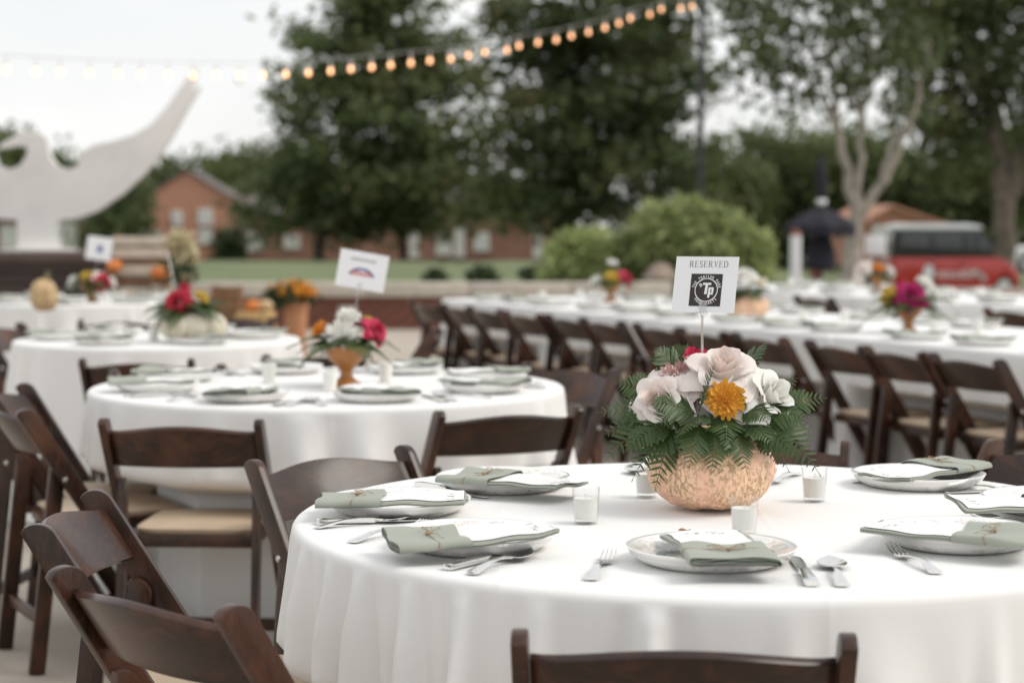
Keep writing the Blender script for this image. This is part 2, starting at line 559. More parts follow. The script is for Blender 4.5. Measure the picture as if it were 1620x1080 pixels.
# far things
M['concrete'] = None
def m_concrete():
    m, nt, b = new_mat('patio_concrete')
    v = coords(nt)
    c = ramp(nt, noise(nt, v, 1.6, 8, 0.65), [(0.3, (0.37, 0.32, 0.265)), (0.7, (0.47, 0.415, 0.35))])
    c = mixc(nt, ramp(nt, noise(nt, v, 90.0, 3), [(0.55, 0.0), (0.75, 0.35)]), c, (0.25, 0.215, 0.18))
    nt.links.new(c, b.inputs['Base Color'])
    b.inputs['Roughness'].default_value = 0.85
    bump(nt, b, noise(nt, v, 130.0, 5), 0.3, 0.003)
    return m
M['concrete'] = m_concrete()

def m_lawn():
    m, nt, b = new_mat('mown_lawn')
    v = coords(nt)
    c = ramp(nt, noise(nt, v, 0.35, 6, 0.6), [(0.3, (0.115, 0.145, 0.062)), (0.6, (0.175, 0.205, 0.098)), (0.8, (0.26, 0.25, 0.14))])
    c = mixc(nt, ramp(nt, noise(nt, coords(nt, 'Object', (1, 0.3, 1)), 9.0, 4), [(0.4, 0.0), (0.7, 0.4)]), c, (0.075, 0.11, 0.045))
    nt.links.new(c, b.inputs['Base Color'])
    b.inputs['Roughness'].default_value = 0.9
    bump(nt, b, noise(nt, v, 30.0, 6), 0.8, 0.03)
    return m
M['lawn'] = m_lawn()

def m_brickwall(name, a, bcol, mortar, scale=1.0):
    m, nt, b = new_mat(name)
    tc = nt.nodes.new('ShaderNodeTexCoord')
    sx = nt.nodes.new('ShaderNodeSeparateXYZ'); nt.links.new(tc.outputs['Object'], sx.inputs[0])
    cb = nt.nodes.new('ShaderNodeCombineXYZ')
    nt.links.new(math_n(nt, 'ADD', sx.outputs[0], sx.outputs[1]), cb.inputs[0]); nt.links.new(sx.outputs[2], cb.inputs[1])
    bk = nt.nodes.new('ShaderNodeTexBrick')
    bk.inputs['Scale'].default_value = scale
    bk.inputs['Brick Width'].default_value = 0.22
    bk.inputs['Row Height'].default_value = 0.075
    bk.inputs['Mortar Size'].default_value = 0.010
    bk.inputs['Color1'].default_value = (*a, 1)
    bk.inputs['Color2'].default_value = (*bcol, 1)
    bk.inputs['Mortar'].default_value = (*mortar, 1)
    nt.links.new(cb.outputs['Vector'], bk.inputs['Vector'])
    c = mixc(nt, ramp(nt, noise(nt, tc.outputs['Object'], 0.6, 5), [(0.35, 0.0), (0.75, 0.35)]), bk.outputs['Color'], tuple(x * 0.6 for x in a))
    nt.links.new(c, b.inputs['Base Color'])
    b.inputs['Roughness'].default_value = 0.85
    return m
M['far_brick'] = m_brickwall('orange_brickwork', (0.60, 0.245, 0.15), (0.52, 0.205, 0.12), (0.42, 0.34, 0.28))
M['far_brick_dark'] = m_brickwall('red_brickwork', (0.30, 0.115, 0.075), (0.25, 0.095, 0.06), (0.35, 0.28, 0.22))
M['brick'] = simple('fired_clay_brick', (0.185, 0.070, 0.048), 0.85, var=0.35, vscale=9, bmp=0.4, bscale=120)
M['mortar'] = simple('mortar', (0.26, 0.20, 0.16), 0.95, var=0.15)
M['limestone'] = simple('limestone_cap', (0.50, 0.45, 0.385), 0.8, var=0.12, vscale=5, bmp=0.2, bscale=80)
M['stone_white'] = simple('white_painted_steel', (0.78, 0.76, 0.73), 0.5, var=0.09, vscale=1.6)
M['stage'] = simple('dark_stained_boards', (0.035, 0.021, 0.016), 0.5, var=0.3, vscale=3)
M['stage_top'] = simple('dark_platform_top', (0.075, 0.045, 0.036), 0.55, var=0.2, vscale=3)
M['rustic'] = simple('rustic_brown_board', (0.20, 0.105, 0.05), 0.8, var=0.3, vscale=12)
M['whitewash'] = simple('whitewashed_board', (0.55, 0.48, 0.40), 0.85, var=0.15, vscale=14)
M['straw'] = simple('straw', (0.50, 0.33, 0.14), 0.9, var=0.35, vscale=40, bmp=0.6, bscale=150)
M['terracotta'] = simple('terracotta', (0.46, 0.22, 0.11), 0.8, var=0.12)
M['copper'] = simple('amber_glazed_urn', (0.40, 0.165, 0.045), 0.38, var=0.2, vscale=20)
M['bark_dark'] = simple('dark_bark', (0.050, 0.038, 0.028), 0.95, var=0.35, vscale=8, bmp=0.6, bscale=30)
M['bark_brown'] = simple('brown_bark', (0.15, 0.12, 0.095), 0.9, var=0.35, vscale=5, bmp=0.4, bscale=25)
M['bark_grey'] = simple('grey_bark', (0.33, 0.30, 0.255), 0.9, var=0.3, vscale=5, bmp=0.4, bscale=25)
M['cedar'] = leafy('dark_conifer_leaves', (0.054, 0.080, 0.034), (0.200, 0.245, 0.105), 0.45, 0.8, 0.5, tint=(0.20, 0.165, 0.070))
M['oak'] = leafy('oak_leaves', (0.060, 0.085, 0.034), (0.135, 0.165, 0.070), 0.45, 0.6, 0.35)
M['treeline'] = leafy('treeline_leaves', (0.065, 0.090, 0.030), (0.175, 0.210, 0.080), 0.5, 0.45, 0.45)
M['bushleaf'] = leafy('yellow_green_shrub_leaves', (0.19, 0.245, 0.08), (0.50, 0.545, 0.26), 0.42, 3.5, 0.5)
M['shrub'] = leafy('dark_shrub_leaves', (0.030, 0.055, 0.020), (0.085, 0.12, 0.045), 0.5, 3.0, 0.2)
M['mumleaf'] = leafy('mum_leaves', (0.022, 0.045, 0.018), (0.06, 0.09, 0.035), 0.5, 8.0, 0.15)
M['black_metal'] = simple('black_metal', (0.013, 0.012, 0.013), 0.45, var=0.1)
M['navy'] = simple('navy_canvas', (0.014, 0.013, 0.022), 0.85, var=0.15)
M['red_paint'] = simple('red_vehicle_paint', (0.44, 0.028, 0.022), 0.25, var=0.06, coat=0.6)
M['white_paint'] = simple('white_paint', (0.74, 0.75, 0.76), 0.35, var=0.03)
M['silver_paint'] = simple('silver_blue_paint', (0.05, 0.075, 0.10), 0.45, 0.0, var=0.05)
M['dark_glass'] = simple('tinted_window', (0.020, 0.026, 0.026), 0.06, var=0.1, coat=0.5)
M['pane'] = simple('pale_window_pane', (0.62, 0.62, 0.60), 0.15, var=0.1)
M['tyre'] = simple('tyre_rubber', (0.018, 0.018, 0.019), 0.8)
M['roof'] = simple('grey_shingle_roof', (0.15, 0.13, 0.12), 0.9, var=0.2, vscale=2)
M['trim'] = simple('white_trim', (0.68, 0.66, 0.62), 0.6, var=0.04)
M['reddish'] = simple('reddish_brown_paint', (0.22, 0.07, 0.05), 0.7)
M['rock'] = simple('pinkish_boulder', (0.34, 0.27, 0.22), 0.9, var=0.25, vscale=4, bmp=0.6, bscale=12)
M['brownleaf'] = simple('dry_brown_leaf', (0.30, 0.15, 0.07), 0.8)

def m_bulb():
    m, nt, b = new_mat('lit_warm_bulb')
    b.inputs['Base Color'].default_value = (0.9, 0.7, 0.5, 1)
    n = noise(nt, coords(nt), 30.0, 1)
    c = ramp(nt, n, [(0.2, (1.0, 0.40, 0.16)), (0.8, (1.0, 0.48, 0.22))])
    nt.links.new(c, b.inputs['Emission Color'])
    b.inputs['Emission Strength'].default_value = 2.3
    return m
M['bulb'] = m_bulb()

# ================================================================== THE SETTING
rng = np.random.default_rng(7)
random.seed(11)

# patio of large concrete slabs
patio = empty('patio'); tag(patio, kind='structure')
SLAB = 3.0
slab_me = MB().add(box(0, 0, -0.05, SLAB - 0.012, SLAB - 0.012, 0.1)).mesh('paving_slab', bevel=0.006, seg=1)
slab_me.materials.append(M['concrete'])
for ix in range(-5, 6):
    for iy in range(-1, 8):
        cx, cy = ix * SLAB + 0.6, iy * SLAB + 0.4
        link('paving_slab', slab_me, None, patio, (cx, cy, random.uniform(-0.002, 0.0)))
base = MB().add(box(0, 10, -0.12, 90, 60, 0.06))
o = link('ground', base.mesh('ground', False), M['mortar']); tag(o, kind='structure')

WALL_Y = 22.8
def lerp_tab(y, tab):
    if y <= tab[0][0]: return tab[0][1]
    for (a, za), (b, zb) in zip(tab, tab[1:]):
        if y <= b:
            t = (y - a) / (b - a)
            return za + (zb - za) * t
    return tab[-1][1]
TL = [(22, .50), (40, .38), (70, -.17), (130, -1.42), (260, -4.6), (900, -20)]
TR = [(22, -.06), (46, -.50), (70, -.75), (130, -1.45), (260, -4.6), (900, -20)]
def lawn_z(x, y):
    t = min(1, max(0, (x - 1.9) / 1.2)); t = t * t * (3 - 2 * t)
    return lerp_tab(y, TL) * (1 - t) + lerp_tab(y, TR) * t
xs = [-190, -130, -80, -40] + list(np.linspace(-22, 22, 45)) + [40, 80, 130, 190]
ys = list(np.linspace(WALL_Y + 0.22, 46, 24)) + [55, 70, 90, 110, 130, 180, 260, 330]
v = [(x, y, lawn_z(x, y) + 0.03 * math.sin(x * 1.3 + y * .7)) for x in xs for y in ys]
n = len(ys)
f = [(i * n + j, (i + 1) * n + j, (i + 1) * n + j + 1, i * n + j + 1) for i in range(len(xs) - 1) for j in range(n - 1)]
o = link('lawn', mesh('lawn', v, f), M['lawn']); tag(o, kind='structure')

# low brick retaining wall with a limestone cap: every brick a piece
wall = empty('retaining_wall', (0, WALL_Y, 0))
tag(wall, 'low red brick retaining wall with pale limestone cap behind the tables', 'wall')
WX0, WX1, WH = -9.0, 2.15, 0.385
link('mortar_core', MB().add(box((WX0 + WX1) / 2, 0.10, WH / 2, WX1 - WX0 - 0.02, 0.16, WH - 0.004)).mesh('mortar_core', False), M['mortar'], wall)
brick_me = [MB().add(box(0, 0, 0, 0.205, 0.1, 0.066)).mesh('brick', bevel=0.004, seg=1) for _ in range(1)][0]
brick_me.materials.append(M['brick'])
rest = MB()
k = 0
for row in range(5):
    z = 0.039 + row * 0.077
    x = WX0 + 0.11 + (0.108 if row % 2 else 0)
    while x < WX1 - 0.1:
        if -4.3 < x < 1.9 and k < 300:
            link('brick', brick_me, None, wall, (x, 0.045 + random.uniform(-.004, .004), z), (0, 0, random.uniform(-.01, .01))); k += 1
        else:
            rest.add(box(x, 0.045, z, 0.205, 0.1, 0.066))
        x += 0.2165
o = link('brick_courses', rest.mesh('brick_courses', False), M['brick'], wall); tag(o, kind='stuff')
cap_me = MB().add(box(0, 0, 0, 1.205, 0.42, 0.17)).mesh('cap_stone', bevel=0.015, seg=2)
cap_me.materials.append(M['limestone'])
x = WX0 + 0.6
while x < WX1:
    link('cap_stone', cap_me, None, wall, (x, 0.13, WH + 0.087 + random.uniform(-.003, .003)), (0, 0, random.uniform(-.004, .004)))
    x += 1.215

# ---------------------------------------------------------------- foliage builders
def leaf_cloud(blobs, n_clusters, per, size, spread, seed, flat=0.0, shell=0.55, aspect=1.7, droop=0.0):
    """blobs: (centre, radii). leaves sit in clusters spread through the outer part of each blob"""
    g = np.random.default_rng(seed)
    w = np.array([b[1][0] * b[1][1] * b[1][2] for b in blobs]) ** (2 / 3)
    pick = g.choice(len(blobs), n_clusters, p=w / w.sum())
    cen = np.array([b[0] for b in blobs])[pick]
    rad = np.array([b[1] for b in blobs])[pick]
    d = g.normal(size=(n_clusters, 3)); d /= np.linalg.norm(d, axis=1)[:, None]
    rr = (shell + (1.08 - shell) * g.random(n_clusters) ** 0.6)[:, None]
    cc = cen + d * rad * rr
    sp = spread * (0.6 + 0.8 * g.random(n_clusters))
    pos = np.repeat(cc, per, 0) + g.normal(size=(n_clusters * per, 3)) * np.repeat(sp, per)[:, None] * np.array([1, 1, 0.55 if flat else 0.8])
    N = len(pos)
    a = g.normal(size=(N, 3)); a[:, 2] = a[:, 2] * (1 - 0.7 * flat) - droop
    a /= np.linalg.norm(a, axis=1)[:, None]
    b = g.normal(size=(N, 3)); b -= a * (a * b).sum(1)[:, None]; b /= np.linalg.norm(b, axis=1)[:, None]
    L = (size * (0.6 + 0.8 * g.random(N)))[:, None]
    W = L / aspect
    V = np.stack([pos - a * L * .5, pos + b * W * .5, pos + a * L * .5, pos - b * W * .5], 1)
    return mesh_quads('leaves', V)

def limb(p0, p1, r0, r1, wob=0.05, seed=0, n=7, ns=8):
    g = random.Random(seed)
    p0, p1 = Vector(p0), Vector(p1)
    L = (p1 - p0).length
    pts = []
    for i in range(n):
        t = i / (n - 1)
        q = p0.lerp(p1, t)
        if 0 < i < n - 1: q += Vector((g.uniform(-1, 1), g.uniform(-1, 1), g.uniform(-.4, .4))) * wob * L
        pts.append(q)
    return tube(pts, [r0 + (r1 - r0) * (i / (n - 1)) for i in range(n)], ns)

def tree(name, label, base, blobs, n_clusters, per, size, spread, leaf, bark, trunk_r, limbs, seed, cat='tree', group=None, **kw):
    base = Vector(base)
    root = empty(name, base)
    tag(root, label, cat, group)
    lo = [((Vector(b[0]) - base)[:], b[1]) for b in blobs]
    cm = leaf_cloud(lo, n_clusters, per, size, spread, seed, **kw)
    link('crown', cm, M[leaf], root)
    first = True
    for i, (a, b, r0, r1) in enumerate(limbs):
        link('trunk' if first else 'limb', MB().add(limb(Vector(a) - base, Vector(b) - base, r0, r1, 0.035, seed + i)).mesh('limb'), M[bark], root)
        first = False
    return root

# big dark tree, centre left
Y = 70
def P(px, py, Yd): return at(px, py, Yd)
bl = []
prof_l = [(-40, 560, 640), (5, 520, 700), (50, 480, 735), (100, 458, 760), (150, 445, 775), (200, 425, 780), (250, 402, 785), (295, 392, 790), (338, 395, 785)]
for py, xl, xr in prof_l:
    wpx = (xr - xl) / 2
    c0 = (xl + xr) / 2
    for k in range(4):
        off = (-0.62 + 0.413 * k) * wpx
        p = P(c0 + off + random.uniform(-12, 12), py + random.uniform(-12, 10), Y + random.uniform(-1.8, 1.8))
        rpx = wpx * 0.42
        bl.append((p[:], (rpx / F_PX * Y, rpx / F_PX * Y * 1.2, 30 / F_PX * Y)))
b0 = P(505, 420, Y - 1); b0.z = lawn_z(b0.x, b0.y) - .1
b1 = P(640, 425, Y + 1)
tree('broad_evergreen_tree', 'broad dark green tree rising left of centre above the lawn', b0, bl, 370, 50, 0.37, 0.48, 'cedar', 'bark_dark', .3,
     [(b0, P(520, 260, Y), .22, .12), (P(520, 300, Y), P(600, 20, Y), .14, .05), (P(515, 330, Y), P(440, 220, Y), .08, .03), (P(525, 280, Y), P(690, 180, Y), .09, .03), (b1, P(630, 200, Y), .15, .06)],
     21, flat=0.5, droop=.15)

# big dark tree, centre
Y = 62
bl = []
prof_c = [(-140, 880, 1000), (-80, 840, 1060), (-20, 800, 1090), (30, 785, 1120), (80, 775, 1125), (130, 790, 1135), (180, 790, 1120), (230, 775, 1125), (280, 770, 1130), (330, 785, 1130)]
for py, xl, xr in prof_c:
    wpx = (xr - xl) / 2
    c0 = (xl + xr) / 2
    for k in range(4):
        off = (-0.62 + 0.413 * k) * wpx
        p = P(c0 + off + random.uniform(-12, 12), py + random.uniform(-12, 10), Y + random.uniform(-1.8, 1.8))
        rpx = wpx * 0.42
        bl.append((p[:], (rpx / F_PX * Y, rpx / F_PX * Y * 1.2, 30 / F_PX * Y)))
b0 = P(905, 420, Y); b0.z = lawn_z(b0.x, b0.y) - .1
b1 = P(1010, 425, Y + 1)
tree('tall_evergreen_tree', 'tall dark green tree behind the string lights and the black pole', b0, bl, 400, 50, 0.34, 0.44, 'cedar', 'bark_dark', .3,
     [(b0, P(915, 200, Y), .2, .11), (P(915, 220, Y), P(940, -60, Y), .12, .05), (P(912, 300, Y), P(830, 180, Y), .08, .03), (P(915, 260, Y), P(1050, 120, Y), .09, .03), (b1, P(1000, 250, Y), .13, .06)],
     33, flat=0.5, droop=.15)

# pale multi-stemmed tree on the right
Y = 34
bl = []
for px, py, rx, rz in [(1180, 40, 45, 40), (1215, 95, 40, 30), (1260, 60, 60, 45), (1250, 130, 50, 28), (1320, 20, 70, 50), (1380, 60, 60, 45), (1330, 110, 55, 30), (1420, 110, 50, 32),
                       (1300, -40, 90, 50), (1400, -30, 80, 50), (1200, -10, 60, 40), (1460, 60, 45, 40), (1290, 160, 35, 20), (1230, 165, 30, 18), (1375, 165, 40, 20), (1450, 170, 35, 22)]:
    p = P(px, py, Y + random.uniform(-.8, .8))
    bl.append((p[:], (rx / F_PX * Y, rx / F_PX * Y, rz / F_PX * Y)))
b0 = P(1336, 455, Y); b0.z = lawn_z(b0.x, b0.y) - .15
tree('grey_trunk_tree', 'slender tree with three pale grey stems between the umbrella and the red shuttle', b0, bl, 215, 15, 0.19, 0.20, 'oak', 'bark_grey', .1,
     [(b0, P(1352, 345, Y), .20, .15), (P(1352, 352, Y), P(1322, 190, Y), .10, .07), (P(1322, 195, Y), P(1316, 30, Y), .07, .02), (P(1352, 350, Y), P(1366, 200, Y), .09, .06),
      (P(1366, 205, Y), P(1380, 40, Y), .06, .02), (P(1353, 350, Y), P(1400, 285, Y), .11, .08), (P(1400, 290, Y), P(1440, 190, Y), .08, .05), (P(1440, 195, Y), P(1470, 60, Y), .05, .02),
      (P(1395, 295, Y), P(1415, 200, Y), .06, .04), (P(1322, 195, Y), P(1250, 90, Y), .045, .015), (P(1366, 205, Y), P(1335, 90, Y), .04, .015)], 51)

# dark tree at the right edge
Y = 52
KY = 52 / 38
bl = []
for px, py, rx, rz in [(1500, 30, 80, 50), (1450, 90, 60, 40), (1520, 120, 60, 40), (1480, 170, 55, 32), (1600, 40, 90, 60), (1660, 120, 80, 60), (1560, -40, 110, 60), (1440, 10, 60, 45), (1640, 210, 50, 40),
                       (1540, 190, 40, 25), (1700, -20, 110, 80), (1510, 225, 35, 18)]:
    p = P(px, py, Y + random.uniform(-.9, .9))
    bl.append((p[:], (rx / F_PX * Y, rx / F_PX * Y, rz / F_PX * Y)))
b0 = P(1588, 455, Y); b0.z = lawn_z(b0.x, b0.y) - .15
tree('forked_dark_tree', 'dark leafy tree with a thick forked trunk at the right edge', b0, bl, 400, 26, 0.28, 0.34, 'cedar', 'bark_brown', .3,
     [(b0, P(1586, 300, Y), .34, .28), (P(1586, 310, Y), P(1572, 170, Y), .27, .20), (P(1592, 320, Y), P(1632, 180, Y), .25, .18), (P(1572, 180, Y), P(1535, 70, Y), .17, .09), (P(1574, 175, Y), P(1610, 40, Y), .15, .08),
      (P(1545, 78, Y), P(1500, 0, Y), .07, .03), (P(1560, 120, Y), P(1480, 110, Y), .05, .02), (P(1610, 50, Y), P(1570, -40, Y), .06, .02), (P(1630, 185, Y), P(1670, 60, Y), .12, .05)], 52)

# far treeline
tl = [(1150, 250, 60, 60), (1215, 215, 62, 70), (1285, 200, 60, 80), (1350, 215, 55, 75), (1410, 225, 60, 70), (1475, 250, 60, 70), (1540, 215, 62, 80), (1610, 200, 65, 90), (1680, 190, 60, 90)]
for i, (px, py, rx, rz) in enumerate(tl):
    Y = 92 + (i % 3) * 4
    bl = []
    for k in range(11):
        cx, cy = px + random.uniform(-.7, .7) * rx, py + rz * .4 + k * 17
        bl.append((P(cx, cy, Y + random.uniform(-1.5, 1.5))[:], (rx * .62 / F_PX * Y, rx * .62 / F_PX * Y, 28 / F_PX * Y)))
    b0 = P(px, 420, Y); b0.z = lawn_z(b0.x, b0.y) - .2
    tree('treeline_tree', '%s tree from the left in the far green treeline on the right' % ORD[i], b0, bl, 150, 46, 0.42, 0.62, 'treeline', 'bark_dark', .2,
         [(b0, P(px, py + 60, Y), .22, .1), (P(px, py + 100, Y), P(px + 25, py + 30, Y), .09, .04)], 70 + i, group='far treeline on the right')
tl2 = [(-40, 235, 70, 60), (30, 225, 60, 60), (110, 268, 60, 50), (180, 290, 60, 50), (255, 268, 62, 45), (325, 258, 60, 40), (385, 252, 45, 45), (450, 265, 50, 50)]
for i, (px, py, rx, rz) in enumerate(tl2):
    Y = 165 + (i % 3) * 5
    bl = []
    for k in range(9):
        cx, cy = px + random.uniform(-.7, .7) * rx, py + 12 + k * 18
        bl.append((P(cx, cy, Y + random.uniform(-2, 2))[:], (rx * .62 / F_PX * Y, rx * .62 / F_PX * Y, 26 / F_PX * Y)))
    b0 = P(px, 425, Y); b0.z = lawn_z(b0.x, b0.y) - .2
    tree('background_tree', '%s tree from the left in the far row behind the gabled brick house' % ORD[i], b0, bl, 260, 20, 0.7, 0.8, 'treeline', 'bark_dark', .3,
         [(b0, P(px, py + 40, Y), .3, .12), (P(px, py + 90, Y), P(px + 20, py + 20, Y), .12, .05)], 90 + i, group='far trees behind the gabled house')
# dark trees in front of the gabled house
for i, (px, py, rx, lab) in enumerate([(168, 350, 48, 'dark tree under the white wing left of the gabled house'), (196, 322, 26, 'dark tree overlapping the left wall of the gabled house')]):
    Y = 105
    bl = []
    for k in range(8):
        bl.append((P(px + random.uniform(-.6, .6) * rx, py - 20 + k * 11, Y + random.uniform(-1, 1))[:], (rx * .6 / F_PX * Y, rx * .6 / F_PX * Y, 22 / F_PX * Y)))
    b0 = P(px, 418, Y); b0.z = lawn_z(b0.x, b0.y) - .2
    tree('dark_garden_tree', lab, b0, bl, 300, 22, 0.42, 0.45, 'cedar', 'bark_dark', .2, [(b0, P(px, py, Y), .2, .08), (P(px, py + 30, Y), P(px + 20, py - 20, Y), .08, .04)], 120 + i)
for i, (px, lab) in enumerate([(352, 'narrow dark shrub at the right corner of the gabled house'), (374, 'narrow dark shrub beside the shade-grey side wall of the gabled house')]):
    Y = 112
    bl = [(P(px, 372 + k * 12, Y)[:], (.35 + .06 * k, .35, .5)) for k in range(5)]
    b0 = P(px, 424, Y)
    tree('columnar_shrub', lab, b0, bl, 80, 16, 0.26, 0.22, 'shrub', 'bark_dark', .1, [(b0, P(px, 390, Y), .1, .05)], 140 + i, cat='shrub')

# yellow-green shrub behind the wall
Y = 24.6
bush_parts = [('rounded_shrub', 'large rounded yellow-green shrub behind the reserved sign', [(1080, 395, 92, 70), (1040, 400, 60, 52), (1125, 390, 52, 58), (1075, 370, 60, 50), (1150, 420, 35, 40)], 61),
              ('rounded_shrub', 'smaller yellow-green shrub left of the large rounded one', [(925, 410, 52, 42), (905, 430, 45, 34), (960, 420, 35, 36)], 62),
              ('rounded_shrub', 'narrow yellow-green shrub right of the large rounded one', [(1192, 405, 24, 40), (1190, 435, 26, 30)], 63)]
for nm, lab, lst, sd in bush_parts:
    bl = []
    for px, py, rx, rz in lst:
        p = P(px, py, Y + random.uniform(-.12, .12))
        bl.append((p[:], (rx / F_PX * Y, rx / F_PX * Y * .9, rz / F_PX * Y)))
    b0 = Vector((bl[0][0][0], Y, lawn_z(0, Y)))
    area = sum(b[1][0] * b[1][2] for b in bl)
    tree(nm, lab, b0, bl, int(120 + 560 * area), 20, 0.11, 0.062, 'bushleaf', 'bark_dark', .05,
         [(b0, b0 + Vector((0, 0, .5)), .05, .03), (b0 + Vector((0, 0, .2)), b0 + Vector((.25, 0, .6)), .03, .015), (b0 + Vector((0, 0, .2)), b0 + Vector((-.25, 0, .6)), .03, .015)], sd, cat='shrub',
         group='yellow-green shrubs behind the wall', shell=.7)
for i, (px, py, rx, lab) in enumerate([(762, 438, 22, 'small dark green shrub just above the wall cap'), (690, 442, 16, 'low olive shrub above the wall cap beneath the big trees'), (845, 438, 20, 'low green shrub left of the yellow-green shrubs')]):
    Yd = 25.5
    p = P(px, py, Yd)
    bl = [(p[:], (rx / F_PX * Yd, rx / F_PX * Yd, 13 / F_PX * Yd))]
    b0 = Vector((p.x, Yd, lawn_z(p.x, Yd)))
    tree('low_shrub', lab, b0, bl, 70, 12, 0.07, 0.035, 'shrub', 'bark_dark', .02, [(b0, p, .02, .01)], 160 + i, cat='shrub')
# boulder beside the shrubs
def rock_mesh(seed, sx, sy, sz):
    g = random.Random(seed)
    bm = bmesh.new()
    bmesh.ops.create_icosphere(bm, subdivisions=3, radius=1)
    ph = [g.uniform(0, 6) for _ in range(6)]
    for vv in bm.verts:
        c = vv.co
        k = 1 + .12 * math.sin(3 * c.x + ph[0]) + .1 * math.sin(4 * c.y + ph[1]) + .1 * math.sin(5 * c.z + ph[2]) + .05 * math.sin(9 * c.x + 7 * c.y + ph[3])
        vv.co = Vector((c.x * sx * k, c.y * sy * k, c.z * sz * k))
    me = bpy.data.meshes.new('boulder'); bm.to_mesh(me); bm.free()
    me.polygons.foreach_set('use_smooth', [True] * len(me.polygons))
    return me
p = P(1045, 437, 23.9)
o = link('boulder', rock_mesh(3, .24, .2, .15), M['rock'], None, p); tag(o, 'pinkish brown boulder at the foot of the large rounded shrub', 'boulder')

# ---------------------------------------------------------------- far buildings
def wall_panel(verts, name, mat, parent): return link(name, mesh(name, verts, [tuple(range(len(verts)))], False), mat, parent)

def solid(poly, t, axis): return prism(poly, t, axis)

# gabled brick house (left)
Y = 128
gx0, gx1 = P(222, 412, Y).x, P(372, 412, Y).x
zb = P(300, 416, Y).z
ze, za = P(300, 318, Y).z, P(303, 272, Y).z
house = empty('gabled_brick_house', ((gx0 + gx1) / 2, Y, zb))
tag(house, 'orange brick gabled house far behind the white sculpture', 'house')
w = (gx1 - gx0) / 2
hz_e, hz_a = ze - zb, za - zb
link('wall', MB().add(prism([(-w, 0), (w, 0), (w, hz_e), (0, hz_a), (-w, hz_e)], 5.0, 'y'), Matrix.Translation((0, 2.5, 0))).mesh('wall', False), M['far_brick'], house)
rf = MB()
for s in (-1, 1):
    p0, p1 = Vector((0, 0, hz_a + .05)), Vector((s * (w + .5), 0, hz_e - .3))
    nrm = Vector((-(p1.z - p0.z), 0, p1.x - p0.x)).normalized() * .14 * (1 if s > 0 else -1)
    vv = []
    for yy in (-.2, 5.2):
        for q in (p0 + nrm * .2, p1 + nrm * .2, p1 + nrm * 1.2, p0 + nrm * 1.2): vv.append((q.x, yy, q.z))
    rf.add((vv, [(0, 1, 2, 3), (7, 6, 5, 4), (0, 4, 5, 1), (1, 5, 6, 2), (2, 6, 7, 3), (3, 7, 4, 0)]))
roof = link('roof', rf.mesh('roof', False), M['roof'], house)
def window_on(parent, x, y, z, wd, ht, pane='pane'):
    wn_ = link('window', MB().add(box(0, 0, 0, wd + .2, .12, ht + .2)).mesh('window', bevel=.02, seg=1), M['trim'], parent, (x, y - .05, z))
    link('pane', MB().add(box(0, -.07, 0, wd, .05, ht)).mesh('pane', False), M[pane], wn_)
    link('sill', MB().add(box(0, -.1, -ht / 2 - .14, wd + .4, .2, .08)).mesh('sill', False), M['trim'], wn_)
for px, py, wd, ht in [(325, 342, .8, .80), (325, 373, .8, .80), (282, 374, .75, .75), (280, 344, .55, .7), (246, 376, .7, .75)]:
    p = P(px, py, Y)
    window_on(house, p.x - house.location.x, 0, p.z - zb, wd, ht, 'pane' if px != 278 else 'dark_glass')
# side wall of the house, its shade put in as a grey colour
p = P(383, 412, Y + 2)
link('side_wall', MB().add(box(gx1 - house.location.x + .65, 3.5, 2.1, 1.2, 5, 4.9)).mesh('side_wall', False), M['rock'], house)

# brick house at far left
Y = 118
p0, p1 = P(-60, 412, Y), P(140, 412, Y)
h2 = empty('low_brick_house', ((p0.x + p1.x) / 2, Y, p0.z - .2)); tag(h2, 'dark red brick house behind the pedestal of the white sculpture', 'house')
w2 = (p1.x - p0.x) / 2
ht2 = P(0, 348, Y).z - h2.location.z
link('wall', MB().add(box(0, 5, ht2 / 2, 2 * w2, 10, ht2)).mesh('wall', False), M['far_brick_dark'], h2)
rv = [(-w2 - .5, -.5, ht2 + .01), (w2 + .5, -.5, ht2 + .01), (w2 + .5, 10.5, ht2 + .01), (-w2 - .5, 10.5, ht2 + .01), (-w2, 5, ht2 + 1.3), (w2, 5, ht2 + 1.3)]
link('roof', mesh('roof', rv, [(0, 1, 5, 4), (3, 4, 5, 2), (0, 4, 3), (1, 2, 5), (0, 3, 2, 1)], False), M['roof'], h2)
for px, py in [(108, 356), (108, 384), (15, 372), (-20, 372)]:
    p = P(px, py, Y); window_on(h2, p.x - h2.location.x, 0, p.z - h2.location.z, .9, 1.1)

# long brick building behind the big trees
Y = 112
p0, p1 = P(395, 412, Y), P(900, 412, Y)
h3 = empty('long_brick_building', ((p0.x + p1.x) / 2, Y, p0.z - .2)); tag(h3, 'long low red brick building with white doors under the big dark trees', 'building')
w3 = (p1.x - p0.x) / 2
link('wall', MB().add(box(0, 4, 1.5, 2 * w3, 8, 3.0)).mesh('wall', False), M['far_brick_dark'], h3)  # darker brick colour stands in for the shade under the trees
rv = [(-w3 - .5, -.6, 3.01), (w3 + .5, -.6, 3.01), (w3 + .5, 8.6, 3.01), (-w3 - .5, 8.6, 3.01), (-w3, 4, 4.8), (w3, 4, 4.8)]
link('roof', mesh('roof', rv, [(0, 1, 5, 4), (3, 4, 5, 2), (0, 4, 3), (1, 2, 5), (0, 3, 2, 1)], False), M['roof'], h3)
for i, (px, wd, ht) in enumerate([(404, .6, .8), (462, .7, .5), (655, .35, 1.6), (702, .7, 1.3), (727, .4, 1.5), (762, .7, .8), (850, .3, 1.6)]):
    p = P(px, 396, Y); window_on(h3, p.x - h3.location.x, 0, 1.35, wd, ht)

